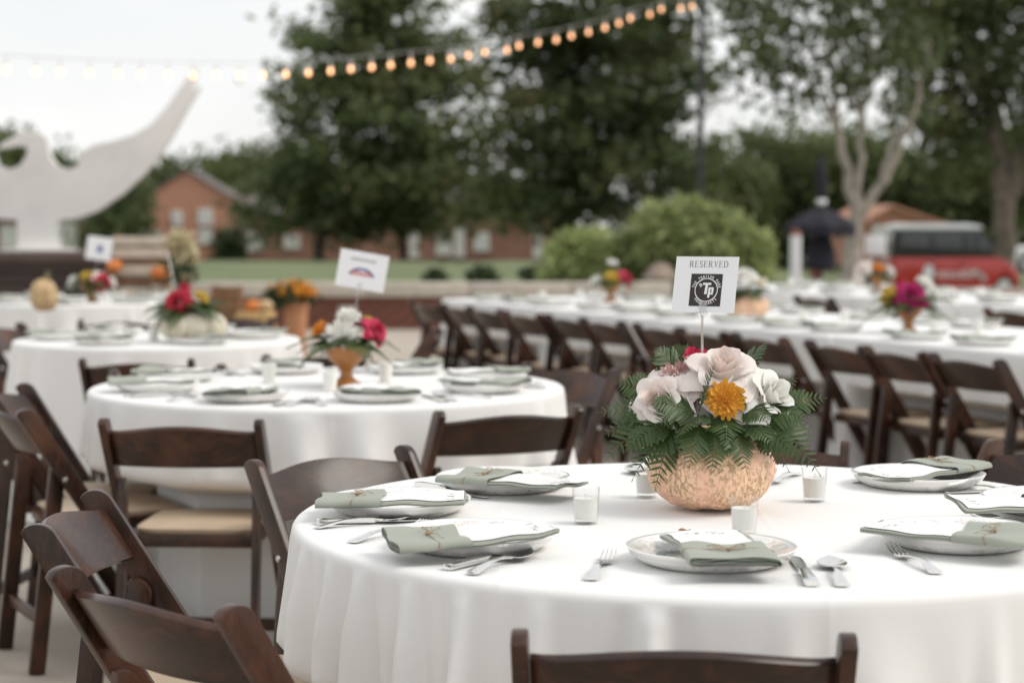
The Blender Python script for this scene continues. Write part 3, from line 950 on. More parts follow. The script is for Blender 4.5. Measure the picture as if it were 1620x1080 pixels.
# brick house on the right behind the shuttle
Y = 76
p0, p1 = P(1368, 412, Y), P(1490, 412, Y)
zb4 = P(1400, 425, Y).z
h4 = empty('small_brick_house', ((p0.x + p1.x) / 2, Y, zb4)); tag(h4, 'orange brick house behind the red shuttle', 'house')
w4 = (p1.x - p0.x) / 2
e4, a4 = P(1400, 356, Y).z - zb4, P(1400, 330, Y).z - zb4
link('wall', MB().add(prism([(-w4, 0), (w4, 0), (w4, e4), (-.5, a4), (-w4, e4)], 9.0, 'y'), Matrix.Translation((0, 4.5, 0))).mesh('wall', False), M['far_brick'], h4)
rf = MB()
for s in (-1, 1):
    a_, b_ = Vector((-.5, 0, a4)), Vector((s * (w4 + .3), 0, e4 - .12))
    vv = []
    for yy in (-.3, 9.3):
        for q in (a_ + Vector((0, 0, .02)), b_ + Vector((0, 0, .02)), b_ + Vector((0, 0, .16)), a_ + Vector((0, 0, .16))): vv.append((q.x, yy, q.z))
    rf.add((vv, [(0, 1, 2, 3), (7, 6, 5, 4), (0, 4, 5, 1), (1, 5, 6, 2), (2, 6, 7, 3), (3, 7, 4, 0)]))
link('roof', rf.mesh('roof', False), M['far_brick'], h4)
window_on(h4, -.9, 0, 1.2, .6, .9)

# ---------------------------------------------------------------- white winged sculpture and dark platform
Y = 20.0
half = [(0, 398), (33, 398), (31, 372), (33, 348), (60, 346), (95, 334), (135, 306), (168, 275), (196, 242), (218, 205), (236, 172), (256, 138), (246, 145), (250, 109),
        (236, 124), (220, 146), (202, 172), (178, 198), (150, 214), (118, 224), (90, 229), (70, 240), (64, 262), (46, 269), (28, 262), (17, 245), (15, 228)]
poly = [(62 + a, b) for a, b in half]
left = [(62 - a, b) for a, b in reversed(half)]
allp = poly + [(75, 218), (66, 211), (54, 209), (47, 216)] + left
beak = [(52, 207.5), (36, 209), (22, 216), (6, 226), (-4, 236), (12, 234), (30, 231), (46, 234), (56, 228)]
pts3 = [P(a, b, Y) for a, b in allp]
sc0 = P(62, 398, Y)
outl, seen = [], set()
for q in pts3:
    key = (round(q.x, 4), round(q.z, 4))
    if key in seen: continue
    seen.add(key); outl.append((q.x - sc0.x, q.z - sc0.z))
sculpt = empty('bird_sculpture', sc0)
tag(sculpt, 'large white cut-out bird sculpture with raised wings on a dark platform', 'sculpture')
from mathutils.geometry import tessellate_polygon
tris = tessellate_polygon([[Vector((a, b, 0)) for a, b in outl]])
nn_ = len(outl)
sv_ = [(a, -.07, b) for a, b in outl] + [(a, .07, b) for a, b in outl]
sf_ = [tuple(t) for t in tris] + [tuple(i + nn_ for i in reversed(t)) for t in tris] + [(i, (i + 1) % nn_, nn_ + (i + 1) % nn_, nn_ + i) for i in range(nn_)]
bm = bmesh.new()
bv_ = [bm.verts.new(q) for q in sv_]
for q in sf_:
    try: bm.faces.new([bv_[i] for i in q])
    except ValueError: pass
bmesh.ops.recalc_face_normals(bm, faces=bm.faces)
me = bpy.data.meshes.new('body'); bm.to_mesh(me); bm.free()
link('body', me, M['stone_white'], sculpt)
bk_ = [(P(a, b, Y).x - sc0.x, P(a, b, Y).z - sc0.z) for a, b in beak]
link('beak', MB().add(prism(bk_, .10, 'y'), Matrix.Translation((0, .01, 0))).mesh('beak', False), M['stone_white'], sculpt)
link('base_plate', MB().add(box(0, .01, .012, .7, .5, .05)).mesh('base_plate', bevel=.008), M['stone_white'], sculpt)

Y = 18.6
pl_x1 = P(192, 400, Y).x
pl_z = P(100, 398, 19.3).z
plat = empty('dark_platform', (pl_x1 - 3.2, Y + 1.0, 0))
tag(plat, 'dark brown timber platform carrying the white sculpture', 'platform')
link('deck', MB().add(box(0, 0, pl_z - .05, 6.4, 2.3, .1)).mesh('deck', bevel=.01), M['stage_top'], plat)
nb = 9
for i in range(nb):
    hh = (pl_z - .1) / nb
    link('plank', MB().add(box(0, -1.08, hh * (i + .5), 6.3, .05, hh - .012)).mesh('plank', bevel=.004, seg=1), M['stage'], plat)
link('frame', MB().add(box(0, .05, (pl_z - .1) / 2, 6.2, 2.1, pl_z - .11)).mesh('frame', False), M['stage'], plat)

# ---------------------------------------------------------------- pole, string lights, umbrella, posts
Y = 25.4
px_p = P(1108, 300, Y)
pole = empty('light_pole', (px_p.x, Y, lawn_z(px_p.x, Y)))
tag(pole, 'tall thin black pole holding the string lights behind the large shrub', 'pole')
link('shaft', MB().add(tube([(0, 0, -.1), (0, 0, 2.4), (0, 0, 5.0)], [.045, .042, .038], 12)).mesh('shaft'), M['black_metal'], pole)
link('foot_plate', MB().add(box(0, 0, .03, .26, .26, .04)).mesh('foot_plate', bevel=.006), M['black_metal'], pole)
link('cap', MB().add(lathe([(0, 5.06), (.03, 5.05), (.05, 5.0), (.05, 4.96)], 12)).mesh('cap'), M['black_metal'], pole)

A_, B_ = Vector((P(1104, 0, 25.2).x, 25.2)), Vector((P(-110, 112, 13.3).x, 13.3))
bulbs_px = [(1095, 5), (1077, 9), (1046, 18), (1028, 26), (997, 27), (979, 40), (957, 46), (931, 53), (904, 58), (880, 64), (851, 71), (821, 75), (802, 77), (767, 86), (741, 90), (713, 94), (680, 99), (650, 102), (618, 104),
            (588, 107), (555, 111), (523, 114), (488, 117), (452, 120), (416, 122), (380, 122), (342, 122), (305, 121), (266, 119), (224, 120), (187, 121), (142, 119), (95, 117), (57, 115), (10, 113), (-34, 110), (-80, 106)]
sl = empty('string_lights', (0, 20, 3))
tag(sl, 'string of small glowing warm bulbs sagging across the sky to the black pole', 'string lights')
bp = []
for bx_, by_ in bulbs_px:
    d = ray(bx_, by_)
    # intersect the vertical plane through A_ and B_
    k = d.x / d.y
    t = (A_.x - k * A_.y) / ((A_.x - B_.x) - k * (A_.y - B_.y))
    yy = A_.y + (B_.y - A_.y) * t
    bp.append(at(bx_, by_, yy))
wire = [q + Vector((0, 0, .115)) for q in bp]
sm = []
for i, q in enumerate(wire):
    z = sum(wire[max(0, min(len(wire) - 1, i + k))].z for k in (-2, -1, 0, 1, 2)) / 5
    sm.append(Vector((q.x, q.y, z)))
for q, s_ in zip(bp, sm): q.z = s_.z - .115
endp = Vector((px_p.x, 25.4, sm[0].z + .12))
link('wire', MB().add(tube([endp - Vector((0, 20, 3))] + [q - Vector((0, 20, 3)) for q in sm], .0035, 6)).mesh('wire'), M['steel'], sl)
bulb_me = MB().add(lathe([(0, -.022), (.011, -.019), (.020, -.008), (.022, .004), (.019, .018), (.011, .031), (.010, .036)], 12)).mesh('bulb')
bulb_me.materials.append(M['bulb'])
sock_me = MB().add(lathe([(.0, .034), (.011, .034), (.011, .06), (.006, .07), (.003, .116), (0, .116)], 10)).mesh('socket')
sock_me.materials.append(M['trim'])
for q in bp:
    b_ = link('bulb', bulb_me, None, sl, q - Vector((0, 20, 3)))
    link('socket', sock_me, None, b_)

# dark patio umbrella
Y = 30
pu = P(1299, 330, Y)
um = empty('patio_umbrella', (pu.x, Y, lawn_z(pu.x, Y)))
tag(um, 'dark navy patio umbrella with drooping canopy left of the pale grey tree', 'umbrella')
zt = P(1299, 322, Y).z - um.location.z
link('pole', MB().add(tube([(0, 0, 0), (0, 0, zt + .7)], .035, 10)).mesh('pole'), M['black_metal'], um)
nr = 8
def canopy(u, v):
    a = 2 * PI * u
    sag = .10 * math.cos(a * nr) * v
    r = .56 * v * (1 - .06 * (1 + math.cos(a * nr + PI)) * v)
    return (r * math.cos(a), r * math.sin(a), zt - .05 - .30 * v ** 1.4 + .02 * math.cos(a * nr) * v)
cv, cf = gridsurf(canopy, 48, 9, True)
cv2 = [(x * .985, y * .985, z - .012) for x, y, z in cv]
mb = MB().add((cv, cf)).add((cv2, [tuple(reversed(q)) for q in cf]))
can = link('canopy', mb.mesh('canopy'), M['navy'], um)
def valance(u, v):
    a = 2 * PI * u
    x, y, z = canopy(u, 1.0)
    return (x, y, z - v * (.16 + .03 * math.cos(a * nr * 2)))
link('valance', MB().add(gridsurf(valance, 64, 4, True)).mesh('valance'), M['navy'], can)
link('folded_skirt', MB().add(lathe([(.10, zt - .35), (.24, zt - .8), (.26, zt - 1.0), (.2, zt - 1.05), (.0, zt - 1.05)], 20)).mesh('folded_skirt'), M['navy'], um)
for k in range(nr):
    a = 2 * PI * k / nr
    link('rib', MB().add(tube([(0, 0, zt - .1), (.54 * math.cos(a), .54 * math.sin(a), zt - .37)], .008, 6)).mesh('rib'), M['black_metal'], um)
link('finial', MB().add(lathe([(0, zt + .75), (.05, zt + .7), (.10, zt + .35), (.07, zt + .1), (.05, zt)], 12)).mesh('finial'), M['navy'], um)
link('lamp', MB().add(lathe([(0, -.05), (.07, -.045), (.09, 0), (.07, .045), (0, .05)], 14), Matrix.Translation((0, -.06, zt + .02))).mesh('lamp'), M['white_paint'], um)
link('foot', MB().add(lathe([(0, .1), (.08, .1), (.28, .05), (.3, 0), (0, 0)], 20)).mesh('foot'), M['black_metal'], um)

# white marker post with a red cap; short reddish post
Y = 29
pm = P(1258, 443, Y)
mk = empty('marker_post', (pm.x, Y, pm.z)); tag(mk, 'white marker post with a dark red cap standing on the grass', 'post')
hh = P(1258, 372, Y).z - pm.z
link('shaft', MB().add(tube([(0, 0, -.1), (0, 0, hh)], .085, 14)).mesh('shaft'), M['white_paint'], mk)
link('cap', MB().add(lathe([(0, hh + .09), (.06, hh + .075), (.09, hh + .03), (.092, hh + .001), (.0, hh + .001)], 14)).mesh('cap'), M['reddish'], mk)
pm = P(1290, 445, Y + 2)
rp = empty('short_post', (pm.x, Y + 2, pm.z)); tag(rp, 'short reddish brown post on the grass under the navy umbrella', 'post')
link('shaft', MB().add(tube([(0, 0, -.1), (0, 0, .3)], [.09, .08], 12)).mesh('shaft'), M['reddish'], rp)
link('dome', MB().add(lathe([(0, .46), (.06, .44), (.095, .37), (.1, .3), (.0, .3)], 12)).mesh('dome'), M['reddish'], rp)
for s in (-1, 1):
    link('outlet', MB().add(tube([(s * .05, 0, .24), (s * .15, 0, .24)], .04, 10)).mesh('outlet'), M['reddish'], rp)
# white square notice on a stake by the shuttle
Y = 31
pm = P(1385, 388, Y)
ns = empty('notice_sign', (pm.x, Y, lawn_z(pm.x, Y))); tag(ns, 'small blank white square notice on a stake left of the red shuttle', 'sign')
zc = pm.z - ns.location.z
link('stake', MB().add(box(0, .012, zc / 2, .03, .02, zc)).mesh('stake', bevel=.003), M['rustic'], ns)
link('panel', MB().add(box(0, -.008, zc, .34, .012, .33)).mesh('panel', bevel=.004), M['paper'], ns)

# ---------------------------------------------------------------- red shuttle and two parked cars
def wheel(parent, x, y, r, w=.2):
    wh = empty('wheel', (x, y, r), 0, parent)
    v_, f_ = lathe([(r * .6, -w / 2), (r * .95, -w / 2), (r, -w * .35), (r, w * .35), (r * .95, w / 2), (r * .6, w / 2)], 28, True)
    Mx = Matrix.Rotation(PI / 2, 4, 'X')
    link('tyre', MB().add((v_, f_), Mx).mesh('tyre'), M['tyre'], wh)
    v_, f_ = lathe([(0, -w * .42), (r * .18, -w * .42), (r * .3, -w * .34), (r * .5, -w * .36), (r * .62, -w * .44), (r * .62, w * .44), (0, w * .3)], 24)
    link('rim', MB().add((v_, f_), Matrix.Rotation(PI / 2, 4, 'X') @ Matrix.Scale(-1, 4, (0, 0, 1))).mesh('rim'), M['white_paint'], wh)
    return wh

Y = 46
pf, pr = P(1612, 468, Y), P(1412, 468, Y)
L_ = pf.x - pr.x
bus = empty('red_shuttle', ((pf.x + pr.x) / 2, Y + .75, pf.z))
tag(bus, 'red shuttle van with white roof and white side lettering parked on the right', 'shuttle')
hx = L_ / 2
H_ = P(1500, 354, Y).z - pf.z
zw = H_ * .53                                      # window sill height
W_ = 1.5
low = [(-hx, .22), (-hx + .05, zw), (hx - .55, zw), (hx - .30, zw * .92), (hx - .05, zw * .62), (hx, zw * .42), (hx, .24), (hx - .1, .18),
       (hx - .12, .22), (hx - .16, .37), (hx - .28, .47), (hx - .42, .47), (hx - .54, .37), (hx - .58, .20), (-hx + 1.05, .18), (-hx + 1.0, .37), (-hx + .88, .47), (-hx + .74, .47), (-hx + .62, .37), (-hx + .58, .2)]
link('body', MB().add(prism(low, W_, 'y')).mesh('body', bevel=.03), M['red_paint'], bus)
up = [(-hx + .07, zw + .003), (-hx + .16, H_ * .92), (hx - .95, H_ * .92), (hx - .55, zw + .003)]
link('cabin', MB().add(prism(up, W_ - .12, 'y')).mesh('cabin', bevel=.02), M['dark_glass'], bus)
for s, nm in ((-1, 'side'), (1, 'side')):
    for x0, x1 in ((-hx + .16, -hx + .22), (-hx + .92, -hx + 1.0), (-hx + 1.72, -hx + 1.8), (hx - 1.06, hx - 1.0)):
        link('pillar', MB().add(box((x0 + x1) / 2, s * (W_ / 2 - .052), (zw + H_ * .86) / 2, x1 - x0, .02, H_ * .86 - zw - .01)).mesh('pillar', False), M['black_metal'], bus)
roofp = [(-hx + .04, H_ * .92 + .003), (-hx + .10, H_ * .98), (-hx + .35, H_), (hx - 1.25, H_), (hx - .95, H_ * .975), (hx - .86, H_ * .925)]
link('roof', MB().add(prism(roofp, W_ - .05, 'y')).mesh('roof', bevel=.03), M['white_paint'], bus)
for x_ in (hx - .35, -hx + .81):
    for s in (-1, 1):
        wheel(bus, x_, s * (W_ / 2 - .12), .26, .2)
for x_ in (-hx + 1.0, -hx + 1.78):
    link('door_seam', MB().add(box(x_, -W_ / 2 - .001, zw * .62, .012, .006, zw * .7)).mesh('door_seam', False), M['black_metal'], bus)
    link('door_handle', MB().add(box(x_ - .12, -W_ / 2 - .012, zw * .86, .12, .025, .03)).mesh('door_handle', bevel=.006), M['black_metal'], bus)
for s in (-1, 1):
    link('headlight', MB().add(lathe([(0, -.03), (.07, -.02), (.09, .02), (0, .03)], 14), Matrix.Translation((hx - .05, s * .5, zw * .72)) @ Matrix.Rotation(PI / 2, 4, 'Y')).mesh('headlight'), M['pane'], bus)
link('bumper', MB().add(box(hx - .01, 0, .24, .1, W_ - .1, .12)).mesh('bumper', bevel=.03), M['black_metal'], bus)
# white emblem and blurred lettering on the side
yy = -W_ / 2 - .005
def side_x(px): return P(px, 440, Y).x - bus.location.x
def side_z(py): return P(1500, py, Y).z - bus.location.z
v_, f_ = lathe([(0, 0), (.125, 0), (.125, .004), (0, .004)], 24)
link('emblem', MB().add((v_, f_), Matrix.Translation((side_x(1469), yy, side_z(431))) @ Matrix.Scale(1.5, 4, (0, 0, 1)) @ Matrix.Rotation(PI / 2, 4, 'X')).mesh('emblem', False), M['white_paint'], bus)
mb = MB()
g = random.Random(4)
xx = side_x(1482)
while xx < side_x(1540):
    wd = g.uniform(.05, .09); h_ = g.choice((.15, .17, .22))
    cz = side_z(434) + (h_ - .17) / 2
    a_ = yy
    mb.add(box(xx + .012, a_, cz, .026, .005, h_)); mb.add(box(xx + wd * .5, a_ - .001, cz + h_ / 2 - .02, wd * .9, .005, .03))
    mb.add(box(xx + wd * .5, a_ - .001, cz - h_ / 2 + .02, wd * .9, .005, .03))
    if g.random() < .6: mb.add(box(xx + wd - .01, a_ - .002, cz, .024, .005, h_ * .8))
    xx += wd + .03
for k in range(5):
    mb.add(box(side_x(1543) + k * .05, yy - .003, side_z(430 + 2.4 * k), .10, .005, .10))
link('lettering', mb.mesh('lettering', False), M['white_paint'], bus)

def car(label, cx, Yc, z0, L, Hc, paint, rz=0.0):
    c = empty('parked_car', (cx, Yc, z0), rz); tag(c, label, 'car', 'parked cars')
    h = L / 2
    body = [(-h, .32), (-h + .05, .72), (-h + .25, .82), (h * .35, .86), (h - .15, .74), (h, .55), (h - .02, .3), (h - .35, .24), (h - .45, .45), (h - .7, .52), (h - .95, .45), (h - 1.05, .24),
            (-h + 1.1, .24), (-h + 1.0, .45), (-h + .75, .52), (-h + .5, .45), (-h + .4, .26)]
    link('body', MB().add(prism(body, 1.75, 'y')).mesh('body', bevel=.05), M[paint], c)
    cab = [(-h + .35, .83), (-h + .75, Hc - .06), (-h + 1.0, Hc), (h * .05, Hc), (h * .42, .86)]
    link('roof', MB().add(prism(cab, 1.5, 'y')).mesh('roof', bevel=.05), M[paint], c)
    win = [(-h + .5, .86), (-h + .82, Hc - .12), (h * .03, Hc - .12), (h * .33, .88)]
    for s in (-1, 1):
        link('window', MB().add(prism(win, .012, 'y'), Matrix.Translation((0, s * .757, 0))).mesh('window', False), M['dark_glass'], c)
    link('windscreen', MB().add(prism([(h * .06, Hc - .07), (h * .43, .89), (h * .45, .90), (h * .08, Hc - .06)], 1.3, 'y'), Matrix.Translation((.012, 0, 0))).mesh('windscreen', False), M['dark_glass'], c)
    for x_ in (h - .7, -h + .75):
        for s in (-1, 1): wheel(c, x_, s * .78, .31, .2)
    for s in (-1, 1):
        link('headlight', MB().add(box(h - .1, s * .62, .64, .16, .3, .13)).mesh('headlight', bevel=.03), M['pane'], c)
    return c
p = P(1452, 462, 52)
car('silver blue car partly hidden behind the left end of the red shuttle', p.x + .6, 53, P(1430, 462, 52).z, 4.2, 1.55, 'silver_paint', PI)
p = P(1622, 440, 58)
car('white car cut by the right edge of the picture behind the tree', p.x + 1.3, 58, P(1620, 432, 58).z, 4.3, 1.5, 'white_paint', PI)


# ================================================================== TABLES AND CLOTHS
TZ = 0.765                                     # table height
def smooth01(t): t = max(0.0, min(1.0, t)); return t * t * (3 - 2 * t)

def drop_profile(perim, H, seed, nfold, amp=0.085, flare=0.03, nz=44, ov=None, push=None):
    """perim: list of (x, y, nx, ny, s) around the edge. Returns verts, faces of edge roll plus hanging cloth with folds."""
    g = random.Random(seed)
    total = perim[-1][4] + math.dist(perim[-1][:2], perim[0][:2])
    folds = []
    s = 0.0
    while s < total:
        wd = g.uniform(.045, .13)
        folds.append((s, wd, g.uniform(.35, 1.0), g.uniform(-.05, .05), g.uniform(0.0, .35)))
        s += wd * g.uniform(1.6, 3.4)
    if ov: folds = ov(folds)
    n = len(perim)
    v = []
    rolls = 5
    rr = 0.016
    for (x, y, nx, ny, s) in perim:
        for k in range(rolls):
            a = (k / (rolls - 1)) * PI / 2
            v.append((x + nx * (math.sin(a) * rr - rr), y + ny * (math.sin(a) * rr - rr), H - rr + rr * math.cos(a)))
        for k in range(1, nz + 1):
            t = k / nz
            z = (H - rr) * (1 - t) + .004
            off = flare * t
            for fs, wd, am, sl, st in folds:
                c = fs + sl * t
                d = (s - c + total / 2) % total - total / 2
                w = wd * (.55 + .45 * t)
                e = smooth01((t - st * .2) * 1.5 + .10)
                if abs(d) < 2.2 * w:
                    off += amp * am * e ** .8 * (math.exp(-(d / w) ** 2 * 2.2) - .42 * math.exp(-((abs(d) - 1.25 * w) / (.6 * w)) ** 2))
            off += .0035 * math.sin(s * 17 + 3 * t) * t + .002 * math.sin(s * 41 - 5 * t) * t
            if push: off = push(x, y, nx, ny, z, off)
            if t > .95: off += (t - .95) * .5 * flare * 8 * (.5 + .5 * math.sin(s * 9))
            v.append((x + nx * off, y + ny * off, z))
    m = rolls + nz
    f = []
    for i in range(n):
        j = (i + 1) % n
        for k in range(m - 1):
            f.append((i * m + k, i * m + k + 1, j * m + k + 1, j * m + k))
    return v, f, m

def round_cloth(Rr, H, seed, nth=300, ov=None, push=None):
    per = []
    for i in range(nth):
        a = 2 * PI * i / nth
        per.append((Rr * math.cos(a), Rr * math.sin(a), math.cos(a), math.sin(a), Rr * a))
    v, f, m = drop_profile(per, H, seed, 20, ov=ov, push=push)
    # top: rings inward from the rolled edge
    g = random.Random(seed + 5)
    ph = [g.uniform(0, 6) for _ in range(6)]
    n = nth
    prev = [i * m for i in range(n)]
    for q in (.93, .8, .62, .42, .2, .06):
        ring = []
        for i in range(n):
            a = 2 * PI * i / n
            x, y = q * Rr * math.cos(a), q * Rr * math.sin(a)
            dz = .0011 * math.sin(7 * x + ph[0]) * math.sin(5 * y + ph[1]) + .0006 * math.sin(19 * x + 11 * y + ph[2])
            ring.append(len(v)); v.append((x, y, H + dz * min(1, (1 - q) * 6)))
        for i in range(n):
            j = (i + 1) % n
            f.append((prev[i], prev[j], ring[j], ring[i]))
        prev = ring
    f.append(tuple(prev))
    return mesh('tablecloth', v, f, True, None)

def rect_cloth(Lx, Ly, H, seed, push=None):
    per = []
    rc = .03
    def seg(x0, y0, x1, y1, nx, ny, step=.02):
        d = math.dist((x0, y0), (x1, y1)); k = max(2, int(d / step))
        return [(x0 + (x1 - x0) * i / k, y0 + (y1 - y0) * i / k, nx, ny) for i in range(k)]
    def arc(cx, cy, a0):
        return [(cx + rc * math.cos(a0 + PI / 2 * i / 6), cy + rc * math.sin(a0 + PI / 2 * i / 6), math.cos(a0 + PI / 2 * i / 6), math.sin(a0 + PI / 2 * i / 6)) for i in range(6)]
    hx_, hy_ = Lx / 2, Ly / 2
    pts = seg(hx_, -hy_ + rc, hx_, hy_ - rc, 1, 0) + arc(hx_ - rc, hy_ - rc, 0) + seg(hx_ - rc, hy_, -hx_ + rc, hy_, 0, 1) + arc(-hx_ + rc, hy_ - rc, PI / 2) + \
        seg(-hx_, hy_ - rc, -hx_, -hy_ + rc, -1, 0) + arc(-hx_ + rc, -hy_ + rc, PI) + seg(-hx_ + rc, -hy_, hx_ - rc, -hy_, 0, -1) + arc(hx_ - rc, -hy_ + rc, 3 * PI / 2)
    s = 0
    for i, p in enumerate(pts):
        if i: s += math.dist(p[:2], pts[i - 1][:2])
        per.append((*p, s))
    v, f, m = drop_profile(per, H, seed, 20, amp=.035, flare=.015, nz=22, push=push)
    f.append(tuple(i * m for i in range(len(per))))
    return mesh('tablecloth', v, f, True, 60)

CHAIRS = []                                    # (origin, heading) of every chair, so that cloths give way to the seats
def pusher(cx, cy, rot, reach):
    c_, s_ = math.cos(rot), math.sin(rot)
    near = [(o, h) for o, h in CHAIRS if (o - Vector((cx, cy, 0))).length < reach]
    loc = []
    for o, h in near:
        dx, dy = o.x - cx, o.y - cy
        loc.append((dx * c_ + dy * s_, -dx * s_ + dy * c_, h.x * c_ + h.y * s_, -h.x * s_ + h.y * c_))
    def push(x, y, nx, ny, z, off):
        for ox, oy, hx_, hy_ in loc:
            facing = -(nx * hx_ + ny * hy_)
            if facing < .45: continue
            rx, ry = x - ox, y - oy
            lat = abs(rx * hy_ - ry * hx_)
            if lat > .36: continue
            allow = ((rx * hx_ + ry * hy_) - .262) / facing
            if allow > .03 or allow < -.34: continue
            w = 1 - smooth01((lat - .205) / .10)
            hgt = smooth01((z - .475) / .08) if z > .475 else 0.0
            lim = allow * (1 - hgt) + .03 * hgt
            if off > lim: off = off * (1 - w) + (lim + .25 * (off - lim) * hgt) * w
        return off
    return push

def round_table(cx, cy, Rr, label_t, label_c, seed, nth=300, rot=0.0, ov=None):
    t = empty('round_table', (cx, cy, 0)); tag(t, label_t, 'table', 'round tables')
    link('tabletop', MB().add(lathe([(0, TZ - .006), (Rr - .03, TZ - .006), (Rr - .022, TZ - .012), (Rr - .022, TZ - .028), (0, TZ - .028)], 64)).mesh('tabletop'), M['rustic'], t)
    for k in range(4):
        a = PI / 4 + k * PI / 2
        x, y = .4 * Rr * math.cos(a), .4 * Rr * math.sin(a)
        link('leg', MB().add(tube([(x, y, TZ - .03), (x * 1.15, y * 1.15, 0)], .014, 8)).mesh('leg'), M['black_metal'], t)
    c = link('tablecloth', round_cloth(Rr, TZ, seed, nth, ov, pusher(cx, cy, rot, 2.2)), M['linen'], None, (cx, cy, 0), (0, 0, rot))
    tag(c, label_c, 'tablecloth', 'white tablecloths')
    return t

T1 = Vector((.368, 3.40, 0)); T2 = Vector((-.593, 6.10, 0)); T3 = Vector((-1.60, 8.55, 0)); T4 = Vector((-2.85, 12.7, 0))
# long rows on the right
P0 = on(1576, 566, .77); P0.z = 0
P9 = on(721, 481, .77); P9.z = 0
U = (P9 - P0).normalized()                     # along the row, away from the camera
NRM = Vector((-U.y, U.x, 0))
if NRM.x < 0: NRM = -NRM                       # across the row, to the right
ROW_A = math.atan2(U.y, U.x)
def rowpt(s, off, z=0): 
    q = P0 + U * s + NRM * off
    return Vector((q.x, q.y, z))
W_T = 1.22
def long_row(c_off, spans, rowname, seed):
    for i, (s0, s1) in enumerate(spans):
        c = rowpt((s0 + s1) / 2, c_off)
        t = empty('long_table', c, ROW_A); tag(t, '%s long table from the near end of %s, under its cloth' % (ORD[i], rowname), 'table', 'long tables')
        L = s1 - s0
        link('tabletop', MB().add(box(0, 0, TZ - .02, L - .06, W_T - .06, .025)).mesh('tabletop', bevel=.004, seg=1), M['rustic'], t)
        for a in (-1, 1):
            for b in (-1, 1):
                link('leg', MB().add(tube([(a * (L / 2 - .25), b * .42, TZ - .035), (a * (L / 2 - .2), b * .45, 0)], .014, 8)).mesh('leg'), M['black_metal'], t)
        cl = link('tablecloth', rect_cloth(L - .012, W_T, TZ, seed + i, pusher(c.x, c.y, ROW_A, 2.6)), M['linen'], None, c, (0, 0, ROW_A))
        tag(cl, 'white cloth on the %s long table from the near end of %s' % (ORD[i], rowname), 'tablecloth', 'white tablecloths')
R1, R2 = 'the front long row', 'the back long row'
OFF1, OFF2 = .30 + W_T / 2, 3.12 + W_T / 2
# ================================================================== CHAIRS
def rounded_plank(p_top, p_bot, width, r_top=0.5, n=8):
    """outline in (y, z) of a plank between two points, top end rounded towards the sitter"""
    a = Vector((p_bot[0] - p_top[0], p_bot[1] - p_top[1])).normalized()
    b = Vector((-a.y, a.x))                     # towards front/up side
    if b.x < 0: b = -b
    h = width / 2
    T, B = Vector(p_top), Vector(p_bot)
    pts = [T - b * h + a * .004]
    for k in range(n + 1):
        t = k / n
        ang = PI / 2 * t
        pts.append(T + b * (-h * .55 + 1.55 * h * math.sin(ang)) + a * (width * .75 * (1 - math.cos(ang))))
    pts.append(B + b * h); pts.append(B - b * h)
    return [(q.x, q.y) for q in pts]

